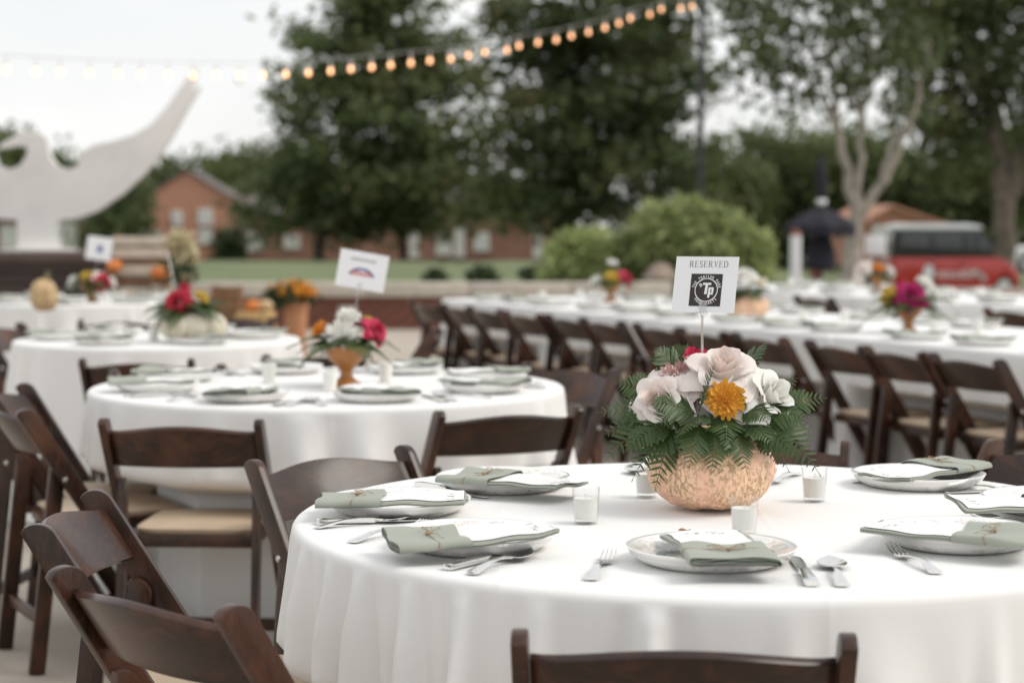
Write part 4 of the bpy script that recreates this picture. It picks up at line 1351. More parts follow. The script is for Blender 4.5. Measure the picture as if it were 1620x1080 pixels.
def make_chair():
    root = empty('folding_chair')
    top, bot = (-.26, .768), (.225, .002)
    av = Vector((bot[0] - top[0], bot[1] - top[1])); Lp = av.length; av.normalize()
    bv = Vector((-av.y, av.x))
    if bv.x < 0: bv = -bv
    for s in (-1, 1):
        link('back_post', MB().add(prism(rounded_plank(top, bot, .052), .022), Matrix.Translation((s * .211, 0, 0))).mesh('back_post', bevel=.0035), M['wood'], root)
    # curved top rail
    def rail(u, v):
        x = -.199 + .398 * u
        q = 1 - (2 * u - 1) ** 2
        a0 = .046 - .042 * q ** 1.4
        a1 = .160 - .022 * q
        th = .0075
        pts = [(a0, -th), (a1, -th), (a1, th), (a0, th)]
        k = min(3, int(v * 4))
        a_, b_ = pts[k]
        bow = -.034 * q - .002
        y = top[0] + av.x * a_ + bv.x * (b_ + bow); z = top[1] + av.y * a_ + bv.y * (b_ + bow)
        return (x, y, z)
    n = 22
    v, f = [], []
    for i in range(n):
        for k in range(4): v.append(rail(i / (n - 1), (k + .1) / 4))
    for i in range(n - 1):
        for k in range(4):
            k2 = (k + 1) % 4
            f.append((i * 4 + k, (i + 1) * 4 + k, (i + 1) * 4 + k2, i * 4 + k2))
    f += [(0, 1, 2, 3), tuple((n - 1) * 4 + k for k in (3, 2, 1, 0))]
    link('backrest', MB().add((v, f)).mesh('backrest', bevel=.003, seg=2), M['wood'], root)
    for s in (-1, 1):
        link('rear_leg', MB().add(prism(rounded_plank((-.155, .595), (-.225, .002), .046), .02), Matrix.Translation((s * .186, 0, 0))).mesh('rear_leg', bevel=.003), M['wood'], root)
        for (y, z) in ((-.143, .56), (-.045, .425)):
            link('bolt', MB().add(lathe([(0, -.004), (.006, -.003), (.008, 0), (0, 0)], 10), Matrix.Translation((s * .2225, y, z)) @ Matrix.Rotation(s * -PI / 2, 4, 'Y')).mesh('bolt'), M['steel'], root)
    # seat frame and pad
    mb = MB()
    mb.add(box(0, .222, .415, .344, .026, .035)); mb.add(box(0, -.128, .415, .344, .026, .035))
    for s in (-1, 1): mb.add(box(s * .162, .047, .415, .02, .322, .034))
    link('seat_frame', mb.mesh('seat_frame', bevel=.003), M['wood'], root)
    def pad(u, v):
        a = 2 * PI * u
        ca, sa = math.cos(a), math.sin(a)
        e = .28
        sx, sy = abs(ca) ** e * math.copysign(1, ca), abs(sa) ** e * math.copysign(1, sa)
        if v < .5: q = v / .5; r = 1.0 - .05 * (1 - q); z = .433 + .016 * q
        else: q = (v - .5) / .5; r = 1 - q ** 1.6 * 1.0; z = .449 + .006 * math.sin(q * PI / 2)
        return (sx * .170 * r, .047 + sy * .186 * r, z)
    link('seat_pad', MB().add(gridsurf(pad, 48, 14, True)).mesh('seat_pad', True, 70), M['vinyl'], root)
    link('stretcher', MB().add(box(0, .145, .125, .40, .018, .036)).mesh('stretcher', bevel=.003), M['wood'], root)
    link('stretcher', MB().add(box(0, -.207, .155, .352, .016, .036)).mesh('stretcher', bevel=.003), M['wood'], root)
    return root

chair0 = make_chair()
used = [False]
def place_chair(top_mid, heading, label, group=None):
    """top_mid: middle of the backrest top on the plan; heading: plan direction the sitter faces"""
    h = Vector((heading[0], heading[1], 0)).normalized()
    c = chair0 if not used[0] else copy_tree(chair0)
    used[0] = True
    o = Vector((top_mid[0], top_mid[1], 0)) + h * .26
    c.location = o
    CHAIRS.append((o.copy(), h.copy()))
    c.rotation_euler = (0, 0, math.atan2(h.y, h.x) - PI / 2)
    tag(c, label, 'chair', group)
    return c
def mid(a, b):
    p, q = on(*a, .77), on(*b, .77)
    return (p + q) / 2

G1 = 'dark wooden chairs at the nearest table'; G2 = 'dark wooden chairs at the urn table'; G3 = 'dark wooden chairs at the far left tables'
place_chair(mid((832, 996), (1330, 996)), (.06, 1), 'dark wooden folding chair in the front centre, only its backrest top showing', G1)
place_chair(mid((112, 893), (338, 952)), (.70, .72), 'nearest dark wooden folding chair in the lower left corner, its back towards us', G1)
place_chair(mid((32, 824), (160, 772)), (1, -.02), 'dark wooden folding chair behind the lower left corner chair, its backrest catching the light', G1)
place_chair(mid((402, 724), (632, 700)), (.66, -.75), 'dark wooden folding chair facing us, left of the nearest table', G1)
place_chair(mid((1090, 700), (1304, 678)), (-.25, -1), 'dark wooden folding chair behind the pumpkin, one post showing at its right', G1)
pq = on(1582, 692, .77)
hd = Vector((-.80, -.60)); rt = Vector((hd.y, -hd.x))
place_chair(Vector((pq.x, pq.y, 0)) - Vector((rt.x, rt.y, 0)) * -.20 if rt.x > 0 else Vector((pq.x, pq.y, 0)) - Vector((rt.x, rt.y, 0)) * .20, hd, 'dark wooden folding chair at the right edge behind the nearest table', G1)

place_chair(mid((170, 659), (402, 661)), (.06, 1), 'dark wooden folding chair with tan seat in front of the urn table', G2)
place_chair(mid((704, 646), (908, 640)), (-.38, .9), 'reddish dark wooden folding chair right of centre, its back towards us, at the urn table', G2)
place_chair(mid((850, 572), (962, 580)), (-.66, -.75), 'dark wooden folding chair facing us behind the right side of the urn table', G2)
place_chair((-1.48, 5.50), (.88, .48), 'dark wooden folding chair at the left edge, seen side-on with its legs and stretchers', G2)
pq = on(45, 604, .77)
place_chair((pq.x - .05, pq.y - .20), (1, -.12), 'reddish wooden folding chair at the left edge, its backrest front showing', G2)
pq = on(265, 577, .77)
place_chair((pq.x, pq.y), (.55, -.8), 'wooden folding chair facing us behind the left side of the urn table', G2)
pq = on(640, 585, .77)

place_chair(mid((138, 566), (292, 564)), (.02, 1), 'dark wooden folding chair in front of the cream pumpkin table, its back towards us', G3)
pq = on(500, 556, .77)
place_chair((pq.x, pq.y), (-.5, .85), 'dark wooden folding chair half hidden behind the amber urn flowers', G3)
pq = on(690, 523, .77)
place_chair((pq.x, pq.y + .05), (-1, .05), 'dark wooden folding chair seen side-on right of the amber urn flowers', G3)
pq = on(6, 512, .77)
place_chair((pq.x - .02, pq.y), (1, -.2), 'dark wooden folding chair at the left edge beside the cream pumpkin table', G3)
pq = on(190, 503, .77)
place_chair((pq.x, pq.y), (.0, -1), 'dark wooden folding chair facing us behind the cream pumpkin table', G3)
pq = on(385, 498, .77)
place_chair((pq.x, pq.y), (-.5, -.85), 'dark wooden folding chair right of the cream pumpkin flowers', G3)

# row chairs: groups of three along the near side of the front row
GR = 'chairs along the near side of the front long row'
s_list = [.21, .67, 1.13, 1.76, 2.22, 2.68, 3.30, 3.76, 4.22, 4.85, 5.30, 5.76]
rc = random.Random(3)
for i, s_ in enumerate(s_list):
    q = rowpt(s_ + rc.uniform(-.015, .015), rc.uniform(-.03, .03))
    hd = Vector((NRM.x, NRM.y)) ; ang = rc.uniform(-.06, .06)
    hd = Vector((hd.x * math.cos(ang) - hd.y * math.sin(ang), hd.x * math.sin(ang) + hd.y * math.cos(ang)))
    place_chair(q, hd, 'dark wooden chair, %s from the right, its back to us at the front long row' % ORD[i], GR)
GR2 = 'chairs along the near side of the back long row'
for i, s_ in enumerate([2.75, 3.35, 5.45]):
    q = rowpt(s_, 2.84)
    place_chair(q, NRM, ['dark wooden folding chair near the right edge at the back long row', 'dark wooden folding chair just behind the crimson flowers at the back long row',
                         'dark wooden folding chair right of the hidden pumpkin at the back long row'][i], GR2)
GR3 = 'chairs along the far side of the front long row'
for i, s_ in enumerate([1.35, 2.95]):
    q = rowpt(s_, OFF1 + W_T / 2 + .36)
    place_chair(q, -NRM, ['dark wooden folding chair facing us across the front long row near the white napkins', 'dark wooden folding chair facing us across the front long row left of the urn'][i], GR3)

# cloths, giving way to the chairs pushed in under them
def t1_folds(folds):
    keep = [f_ for f_ in folds if not (2.62 < f_[0] < 3.50)]
    return keep + [(2.66, .05, 1.0, .01, 0), (2.79, .04, .9, .02, 0), (2.89, .045, 1.2, -.01, 0), (3.01, .04, 1.0, .02, 0), (3.12, .045, 1.15, .03, 0), (3.25, .05, .9, .01, .05), (3.42, .055, 1.5, -.02, 0)]
round_table(T1.x, T1.y, .762, 'round table under the nearest white cloth, with the peach pumpkin on it', 'nearest white tablecloth, under the peach pumpkin and the reserved sign', 8, 520, 0.0, t1_folds)
round_table(T2.x, T2.y, .762, 'round table under the white cloth left of centre', 'white tablecloth left of centre, under the amber urn of flowers', 15, 320)
round_table(T3.x, T3.y, .64, 'round table under the cloth with the cream pumpkin', 'white tablecloth under the cream pumpkin, left behind the urn table', 23, 260)
round_table(T4.x, T4.y, .762, 'round table under the farthest cloth on the left', 'farthest white tablecloth on the left, with the tan gourd', 37, 220)

long_row(OFF1, [(-1.45, .02), (.03, 1.55), (1.56, 3.1), (3.11, 4.65), (4.66, 6.2)], R1, 100)
long_row(OFF2, [(.6, 2.4), (2.41, 4.2), (4.21, 6.0), (6.01, 7.8)], R2, 120)

# ================================================================== PLACE SETTINGS
plate_prof = [(0, .0055), (.050, .0055), (.076, .0065), (.088, .0105), (.096, .0155), (.110, .0205), (.124, .0255), (.131, .0280), (.1330, .0270), (.1315, .0240), (.1260, .0160), (.1150, .0075), (.1020, .0022), (.096, .000), (.090, .0012), (0, .0018)]
plate_me = MB().add(lathe(plate_prof, 64)).mesh('dinner_plate', True, 50); plate_me.materials.append(M['china'])

def ribbon(path, th, x0, x1, nx, deform):
    """folded cloth: path (y, z) of the cross-section swept along x, thickness th"""
    n = len(path)
    L = []
    for i, (y, z) in enumerate(path):
        a = Vector(path[max(i - 1, 0)]); b = Vector(path[min(i + 1, n - 1)])
        t = (b - a).normalized(); nn = Vector((-t.y, t.x)) * th / 2
        L.append((y + nn.x, z + nn.y))
    Rr = []
    for i, (y, z) in enumerate(path):
        a = Vector(path[max(i - 1, 0)]); b = Vector(path[min(i + 1, n - 1)])
        t = (b - a).normalized(); nn = Vector((-t.y, t.x)) * th / 2
        Rr.append((y - nn.x, z - nn.y))
    loop = L + Rr[::-1]
    m = len(loop)
    v, f = [], []
    for k in range(nx):
        x = x0 + (x1 - x0) * k / (nx - 1)
        for (y, z) in loop: v.append(deform(x, y, z))
    for k in range(nx - 1):
        for i in range(m):
            j = (i + 1) % m
            f.append((k * m + i, k * m + j, (k + 1) * m + j, (k + 1) * m + i))
    for k in (0, nx - 1):
        for i in range(n - 1):
            q = (k * m + i, k * m + i + 1, k * m + m - 2 - i, k * m + m - 1 - i)
            f.append(q if k else q[::-1])
    return v, f

def serpentine(w, zs, n=8):
    pts = []
    for i, z in enumerate(zs):
        s = 1 if i % 2 == 0 else -1
        for k in range(n + 1):
            t = k / n
            pts.append((s * (-w + 2 * w * t), z + .0008 * math.sin(t * 7 + i)))
        if i < len(zs) - 1:
            r = (zs[i + 1] - z) / 2
            for k in range(1, 5):
                a = -PI / 2 + PI * k / 5
                pts.append((s * (w + r * math.cos(a)), z + r + r * math.sin(a)))
    return pts

def stadium(w, z0, z1, n=10, gap=.02):
    r = (z1 - z0) / 2; zc = (z0 + z1) / 2
    pts = []
    for k in range(n + 1): pts.append((-w * .25 + (w * 1.25 - r) * k / n, z0))
    for k in range(1, 8): a = -PI / 2 + PI * k / 8; pts.append((w - r + r * math.cos(a), zc + r * math.sin(a)))
    for k in range(n + 1): pts.append((w - r - (2 * w - 2 * r) * k / n, z1 + .0012 * math.sin(k * .9)))
    for k in range(1, 8): a = PI / 2 + PI * k / 8; pts.append((-w + r + r * math.cos(a), zc + r * math.sin(a)))
    for k in range(n + 1): pts.append((-w + r + (w * 1.1 - r) * k / n, z0 - .0012))
    return pts

NL, NW = .262, .067          # napkin length, half width
def napkin_parts(seed):
    g = random.Random(seed)
    p1, p2, p3 = g.uniform(0, 6), g.uniform(0, 6), g.uniform(0, 6)
    tw = g.uniform(-.012, .012); cu = g.uniform(.3, 1.0)
    def deform(x, y, z):
        u = x / (NL / 2)
        zz = z + .0022 * math.sin(x * 22 + p1) + .0016 * math.sin(y * 50 + x * 14 + p2) + .0010 * math.sin(x * 75 - y * 60 + p3)
        zz += .020 * cu * max(0, u - .72) ** 1.3 * (1 - .5 * y / NW)      # outer end sags, inner end curls up
        zz += tw * u * y / NW * .4
        yy = y * (1 + .03 * math.sin(x * 30 + p3)) + .004 * math.sin(x * 11 + p2)
        return (x + .004 * math.sin(y * 40 + p1), yy, max(zz, .0005))
    lower = ribbon(serpentine(NW * .94, [.0017, .0037, .0057, .0077]), .0012, -NL / 2 * .97, NL / 2, 22, deform)
    band = ribbon(stadium(NW, .0002, .0142), .0015, -NL / 2, -NL / 2 + NL * .44, 12, deform)
    topflap = ribbon([(-NW * .93 + NW * 1.86 * k / 12, .0114 + .0010 * math.sin(k)) for k in range(13)], .0012, -NL / 2 * .985, -NL / 2 + NL * .40, 10, deform)
    xt = -NL / 2 + NL * .24
    loop = []
    for k in range(28):
        a = 2 * PI * k / 28
        e = .35
        ca, sa = math.cos(a), math.sin(a)
        loop.append(deform(xt + .004 * math.sin(a), (NW + .0012) * abs(ca) ** e * math.copysign(1, ca), max(.0012, .0077 + .0083 * abs(sa) ** e * math.copysign(1, sa))))
    mb = MB().add(tube(loop, .0008, 6, True))
    ky, kz = g.uniform(-.015, .015), .0168
    for s in (-1, 1):
        lp = []
        for k in range(13):
            t = k / 12
            lp.append(deform(xt + .011 * math.sin(t * PI) * math.sin(t * 2 * PI + .5) + .004, ky + s * .024 * math.sin(t * PI), kz + .004 * math.sin(t * PI) + .001))
        mb.add(tube(lp, .0006, 5))
        tail = [deform(xt + s * .002 + .03 * t + .004 * math.sin(5 * t), ky + s * .030 * t ** .8, kz + .004 * math.sin(t * PI) - .002 * t) for t in [k / 7 for k in range(8)]]
        mb.add(tube(tail, .0006, 5))
    kn = deform(xt, ky, kz + .0005)
    mb.add(lathe([(0, .003), (.002, .002), (.003, 0), (.002, -.002), (0, -.003)], 8), Matrix.Translation(kn))
    cx0, cx1 = -NL / 2 + NL * .30, NL / 2 * .965
    def card(u, v):
        x = cx0 + (cx1 - cx0) * u; y = -.056 + .112 * v
        X, Y_, Z_ = deform(x, y, .0096)
        return (x - (cx0 + cx1) / 2, y, Z_ + .0004)
    cv, cf = gridsurf(card, 18, 8)
    cv2 = [(x, y, z - .0005) for x, y, z in cv]
    nn = len(cv)
    cf2 = [tuple(q + nn for q in reversed(ff)) for ff in cf]
    side = []
    return lower, band, topflap, mb, ([*cv, *cv2], cf + cf2), (cx0 + cx1) / 2

NAP = []
for sd in (1, 2, 3, 4, 5):
    lower, band, flap, tw, card, cxm = napkin_parts(sd)
    ml = MB().add(lower).mesh('folded_layers', True, 50); ml.materials.append(M['sage'])
    mbn = MB().add(band).add(flap).mesh('wrap', True, 50); mbn.materials.append(M['sage'])
    mt = tw.mesh('twine', True, 50); mt.materials.append(M['twine'])
    mc = MB().add(card).mesh('menu_card', True, 60); mc.materials.append(M['menu'])
    whole = MB().add(lower).add(band).add(flap).mesh('napkin', True, 50); whole.materials.append(M['sage'])
    NAP.append((ml, mbn, mt, mc, whole, cxm))

def strip(pts, n_w=7, thick=.0016):
    """flatware strip: pts = (x, halfwidth, z, dish)"""
    v, f = [], []
    for (x, hw, z, dish) in pts:
        for k in range(n_w):
            t = -1 + 2 * k / (n_w - 1)
            v.append((x, hw * t, z - dish * (1 - t * t) + thick / 2 + .0006 * (1 - t * t)))
        for k in range(n_w):
            t = 1 - 2 * k / (n_w - 1)
            v.append((x, hw * t, z - dish * (1 - t * t) - thick / 2))
    m = 2 * n_w
    for i in range(len(pts) - 1):
        for k in range(m):
            k2 = (k + 1) % m
            f.append((i * m + k, i * m + k2, (i + 1) * m + k2, (i + 1) * m + k))
    f.append(tuple(reversed(range(m)))); f.append(tuple(range((len(pts) - 1) * m, len(pts) * m)))
    return v, f

handle = [(-.095, .006, .0024, 0), (-.094, .0085, .0026, 0), (-.088, .0105, .003, 0), (-.080, .0098, .0042, 0), (-.060, .0072, .0075, 0), (-.040, .0052, .0105, 0), (-.015, .0040, .0115, 0), (.010, .0036, .0095, 0), (.030, .0040, .0060, 0)]
spoon_me = {}
hme = MB().add(strip(handle, thick=.0026)).mesh('handle', True, 50); hme.materials.append(M['silver'])
bowl_pts = []
for k in range(15):
    t = k / 14
    hw = .0212 * math.sin(PI * min(1, (.06 + .94 * t) ** .80)) ** .62 + .0028 * (1 - t)
    if k == 14: hw = .003
    bowl_pts.append((.029 + .066 * t, hw, .0078 + .004 * t - .0 * t, .0072 * math.sin(PI * t) ** .7))
bme = MB().add(strip(bowl_pts, 11, .0012)).mesh('bowl', True, 60); bme.materials.append(M['silver'])
fh = handle[:-1] + [(.028, .0060, .0065, 0), (.036, .0098, .0052, .001), (.048, .0122, .0046, .0018), (.054, .0124, .0048, .0018)]
fhme = MB().add(strip(fh, thick=.0024)).mesh('handle', True, 50); fhme.materials.append(M['silver'])
tine_me = []
for k in range(4):
    y0 = -.0102 + .0068 * k
    me_ = MB().add(tube([(.0535, y0, .0048), (.070, y0 * 1.0, .0062), (.086, y0 * .98, .0105), (.098, y0 * .95, .0155)], [.0017, .0016, .0013, .0006], 6)).mesh('tine'); me_.materials.append(M['silver']); tine_me.append(me_)
kh = [(-.115, .006, .004, 0), (-.114, .0085, .0045, 0), (-.106, .0105, .005, 0), (-.085, .0095, .0052, 0), (-.05, .0080, .0052, 0), (-.025, .0082, .0052, 0), (-.020, .0095, .0052, 0), (-.012, .0068, .0048, 0)]
khme = MB().add(strip(kh, thick=.0075)).mesh('handle', True, 50); khme.materials.append(M['silver'])
kb = [(-.014, .0055, .0042, 0), (.01, .0082, .0038, 0), (.05, .0095, .0034, 0), (.085, .0098, .0032, 0), (.103, .0078, .0032, 0), (.112, .003, .0032, 0)]
kbme = MB().add(strip(kb, 5, .0014)).mesh('blade', True, 50); kbme.materials.append(M['silver'])
spoon_all = MB().add(strip(handle, thick=.0026)).add(strip(bowl_pts, 11, .0012)).mesh('spoon', True, 50); spoon_all.materials.append(M['silver'])
fork_all = MB().add(strip(fh, thick=.0024))
for k in range(4):
    y0 = -.0102 + .0068 * k
    fork_all.add(tube([(.0535, y0, .0048), (.070, y0, .0062), (.086, y0 * .98, .0105), (.098, y0 * .95, .0155)], [.0017, .0016, .0013, .0006], 6))
fork_all = fork_all.mesh('fork', True, 50); fork_all.materials.append(M['silver'])
knife_all = MB().add(strip(kh, thick=.0075)).add(strip(kb, 5, .0014)).mesh('knife', True, 50); knife_all.materials.append(M['silver'])

def flatware(kind, pos, ang, label, group=None, detailed=True, flip=False):
    z = TZ + .0012
    if detailed:
        r = empty(kind, (pos[0], pos[1], z), ang)
        if kind == 'spoon': link('handle', hme, None, r); link('bowl', bme, None, r)
        elif kind == 'fork':
            link('handle', fhme, None, r)
            for t_ in tine_me: link('tine', t_, None, r)
        else: link('handle', khme, None, r); link('blade', kbme, None, r)
    else:
        r = link(kind, {'spoon': spoon_all, 'fork': fork_all, 'knife': knife_all}[kind], None, None, (pos[0], pos[1], z), (0, 0, ang))
    tag(r, label, kind, group)
    return r
HALF = {'spoon': .095, 'fork': .095, 'knife': .115}
def flatware_px(kind, end, toward, label):
    """handle end and a point it aims at, both on the cloth"""
    a, b = on(*end, TZ + .004), on(*toward, TZ + .004)
    d = (b - a); d.z = 0; d.normalize()
    c = a + d * HALF[kind]
    flatware(kind, c, math.atan2(d.y, d.x), label, 'flatware on the nearest table')

def plate(pos, label, group=None, rz=0.0):
    o = link('dinner_plate', plate_me, None, None, (pos[0], pos[1], TZ + .0008), (0, 0, rz)); tag(o, label, 'plate', group)
def napkin(pos, ang, var, label, label_c, group=None, gcard=None, z=TZ + .0205, detailed=True, tilt=(0, 0)):
    ml, mbn, mt, mc, whole, cxm = NAP[var % 5]
    if detailed:
        r = empty('napkin', (pos[0], pos[1], z), ang)
        link('folded_layers', ml, None, r); link('wrap', mbn, None, r); link('twine', mt, None, r)
    else:
        r = link('napkin', whole, None, None, (pos[0], pos[1], z), (0, 0, ang))
    r.rotation_euler = (tilt[0], tilt[1], ang)
    tag(r, label, 'napkin', group)
    off = Euler((tilt[0], tilt[1], ang)).to_matrix() @ Vector((cxm, 0, 0))
    c = link('menu_card', mc, None, None, (pos[0] + off.x, pos[1] + off.y, z + off.z), (tilt[0], tilt[1], ang))
    tag(c, label_c, 'menu card', gcard)

GP, GN, GM = 'dinner plates on the nearest table', 'sage napkins on the nearest table', 'menu cards on the nearest table'
# name, plate px, napkin px, direction (degrees) from the banded end to the card end, variant, tilt
SET1 = [('front', (1125, 890), (1134, 860), 95, 0, 'before the pumpkin, folded end towards us', (0, 0)),
        ('left front', (752, 866), (743, 842), 17, 1, 'at the left front of the nearest table', (.02, -.03)),
        ('left', (630, 810), (622, 785), 1, 2, 'at the left end of the nearest table', (0, -.01)),
        ('left rear', (796, 773), (812, 755), -30, 3, 'at the left rear of the nearest table', (0, 0)),
        ('rear', (1118, 747), (1118, 735), -88, 4, 'hidden behind the pumpkin', (0, 0)),
        ('right rear', (1452, 768), (1462, 739), 222, 2, 'at the right rear of the nearest table', (0, .04)),
        ('right', (1668, 808), (1625, 792), 186, 1, 'cut by the right edge of the picture', (0, 0)),
        ('right front', (1515, 862), (1506, 838), 152, 4, 'at the right front of the nearest table', (0, 0))]
for nm, pp, npx, ang, var, where, tilt in SET1:
    p = on(*pp, TZ); q = on(*npx, TZ + .038)
    plate((p.x, p.y), 'white printed china plate %s' % (where if nm != 'front' else 'in front of the pumpkin, nearest to us'), GP, random.uniform(0, 6))
    napkin((q.x, q.y), R(ang), var, 'folded sage green napkin tied with twine %s' % where, 'printed white menu card tucked in the napkin %s' % where, GN, GM, TZ + .0270, True, tilt)

flatware_px('fork', (934, 915), (984, 858), 'silver fork left of the front plate')
flatware_px('knife', (1284, 924), (1250, 868), 'silver knife right of the front plate')
flatware_px('spoon', (1332, 925), (1292, 852), 'silver spoon right of the front plate, beside its knife')
flatware_px('knife', (707, 898), (850, 866), 'silver knife in front of the left front napkin')
flatware_px('spoon', (745, 906), (890, 858), 'silver spoon nearest to us in front of the left front napkin')
flatware_px('fork', (556, 856), (692, 828), 'silver fork half hidden behind the left front napkin')
flatware_px('knife', (500, 826), (660, 822), 'silver knife in front of the left end plate')
flatware_px('spoon', (500, 833), (655, 820), 'silver spoon in front of the left end plate')
flatware_px('knife', (660, 766), (748, 782), 'silver knife between the left end and left rear napkins')
flatware_px('fork', (1262, 748), (1238, 757), 'silver fork showing right behind the pumpkin')
flatware_px('spoon', (1000, 732), (1008, 752), 'silver spoon showing left behind the pumpkin')
flatware_px('spoon', (1480, 738), (1340, 748), 'silver spoon left of the right rear napkin')
flatware_px('knife', (1470, 748), (1345, 762), 'silver knife left of the right rear napkin')
flatware_px('fork', (1610, 783), (1500, 764), 'silver fork above the right edge napkin')
flatware_px('knife', (1660, 772), (1560, 776), 'silver knife above the right edge napkin')
flatware_px('fork', (1482, 905), (1380, 856), 'silver fork in front of the right front plate')
flatware_px('spoon', (1660, 840), (1575, 824), 'silver spoon between the two right-hand napkins')

# votive candles
vg = [(0, .002), (.0165, .002), (.0185, .004), (.0195, .008), (.0232, .063), (.0238, .064), (.0238, .065), (.0244, .0645), (.0246, .063), (.0208, .003), (.0195, .0003), (0, .0003)]
vglass = MB().add(lathe(vg, 40)).mesh('glass', True, 50); vglass.materials.append(M['glass'])
vwax = MB().add(lathe([(0, .0085), (.0192, .0085), (.0217, .043), (.0214, .045), (.019, .0438), (0, .0435)], 32)).mesh('wax', True, 50); vwax.materials.append(M['wax'])
vwick = MB().add(tube([(0, 0, .043), (.001, 0, .049), (.002, .001, .053)], .0009, 6)).mesh('wick'); vwick.materials.append(M['wick'])
vplain = MB().add(lathe([(0, 0), (.019, 0), (.0195, .003), (.024, .062), (.0225, .064), (.0215, .048), (0, .047)], 20)).mesh('votive_candle'); vplain.materials.append(M['wax'])
def votive(pos, label, group, detailed=True):
    if detailed:
        r = empty('votive_candle', (pos[0], pos[1], TZ + .0008), random.uniform(0, 6))
        link('glass', vglass, None, r); link('wax', vwax, None, r); link('wick', vwick, None, r)
    else:
        r = link('votive_candle', vplain, None, None, (pos[0], pos[1], TZ + .0008))
    tag(r, label, 'candle', group)
GV = 'votive candles on the nearest table'
for px, py, lab in [(927, 828, 'white votive candle in clear glass left of the pumpkin'), (1288, 793, 'white votive candle in clear glass right of the pumpkin, under the drooping fern'),
                    (1177, 845, 'white votive candle in clear glass in front of the pumpkin'), (1024, 786, 'white votive candle half hidden behind the left side of the pumpkin')]:
    p = on(px, py, TZ); votive(p, lab, GV)
# crumb of dry leaf
p = on(1083, 841, TZ)
def leaf_crumb(u, v):
    return ((u - .5) * .022, (v - .5) * .011 * math.sin(PI * (.08 + .84 * u)), .003 + .003 * math.sin(u * 5) * (v - .3))
cv, cf = gridsurf(leaf_crumb, 9, 5)
cv2 = [(a, b, c - .0006) for a, b, c in cv]
o = link('dry_leaf', MB().add((cv, cf)).add((cv2, [tuple(reversed(q)) for q in cf])).mesh('dry_leaf'), M['brownleaf'], None, (p.x, p.y, TZ + .001), (0, 0, .2)); tag(o, 'tiny brown dry leaf on the cloth behind the front plate', 'leaf')

# settings on the other tables
def round_settings(Tc, Rr, tname, a0, seed, cutlery, n=8):
    g = random.Random(seed)
    for k in range(n):
        a = a0 + 2 * PI * k / n + g.uniform(-.05, .05)
        # label by place round the table, going clockwise from the one nearest to us
        where = '%s clockwise from the nearest place on %s' % (ORD[(n - k) % n], tname)
        d = Vector((math.cos(a), math.sin(a), 0))
        pp = Tc + d * (Rr - .21)
        plate(pp, 'white china plate, %s' % where, 'plates on ' + tname, g.uniform(0, 6))
        na = a + PI + g.uniform(-.25, .25)
        napkin(pp + d * g.uniform(-.01, .02), na, g.randrange(5), 'sage green napkin, %s' % where, 'white menu card, %s' % where, 'napkins on ' + tname, 'menu cards on ' + tname, TZ + .0270, False)
        t = Vector((-d.y, d.x, 0))
        if cutlery:
            flatware('fork', pp + t * -.19 + d * .02, a + PI, 'silver fork, %s' % where, 'forks on ' + tname, False)
            flatware('knife', pp + t * .17 + d * .02, a + PI, 'silver knife, %s' % where, 'knives on ' + tname, False)
            flatware('spoon', pp + t * .205 + d * .02, a + PI, 'silver spoon, %s' % where, 'spoons on ' + tname, False)
    for k in range(3):
        a = a0 + .5 + 2 * PI * k / 3
        votive(Tc + Vector((math.cos(a), math.sin(a), 0)) * .22, 'white votive candle, %s of three clockwise on %s' % (ORD[k], tname), 'candles on ' + tname, False)
round_settings(T2, .762, 'the urn table', -PI / 2 - .38, 5, True)
round_settings(T3, .64, 'the cream pumpkin table', -PI / 2 - .4, 6, False, 6)
round_settings(T4, .762, 'the farthest left table', -PI / 2, 9, False)

def row_settings(off, srange, rname, seed, sides=(-1, 1)):
    g = random.Random(seed)
    for side in sides:
        for i, s_ in enumerate(srange):
            sn = 'near' if side < 0 else 'far'
            where = '%s from the right on the %s side of %s' % (ORD[i], sn, rname)
            q = rowpt(s_ + g.uniform(-.03, .03), off + side * (W_T / 2 - .19))
            plate(q, 'white china plate, %s' % where, 'plates on ' + rname, g.uniform(0, 6))
            d = NRM * side
            napkin(q + NRM * side * g.uniform(-.01, .02), math.atan2(-d.y, -d.x) + g.uniform(-.3, .3), g.randrange(5), 'sage green napkin, %s' % where, 'white menu card, %s' % where, 'napkins on ' + rname, 'menu cards on ' + rname, TZ + .0270, False)
    for i, s_ in enumerate(srange[::2]):
        for k, o_ in enumerate((-.16, .17)):
            q = rowpt(s_ + .22 + .1 * k, off + o_)
            votive(q, 'white votive candle, %s from the right in the %s line on %s' % (ORD[i], ('near', 'far')[k], rname), 'candles on ' + rname, False)
row_settings(OFF1, s_list, R1, 14)
row_settings(OFF2, [1.0, 1.6, 2.2, 2.8, 3.4, 4.0, 4.6, 5.2, 5.8, 6.4, 7.0, 7.5], R2, 15)

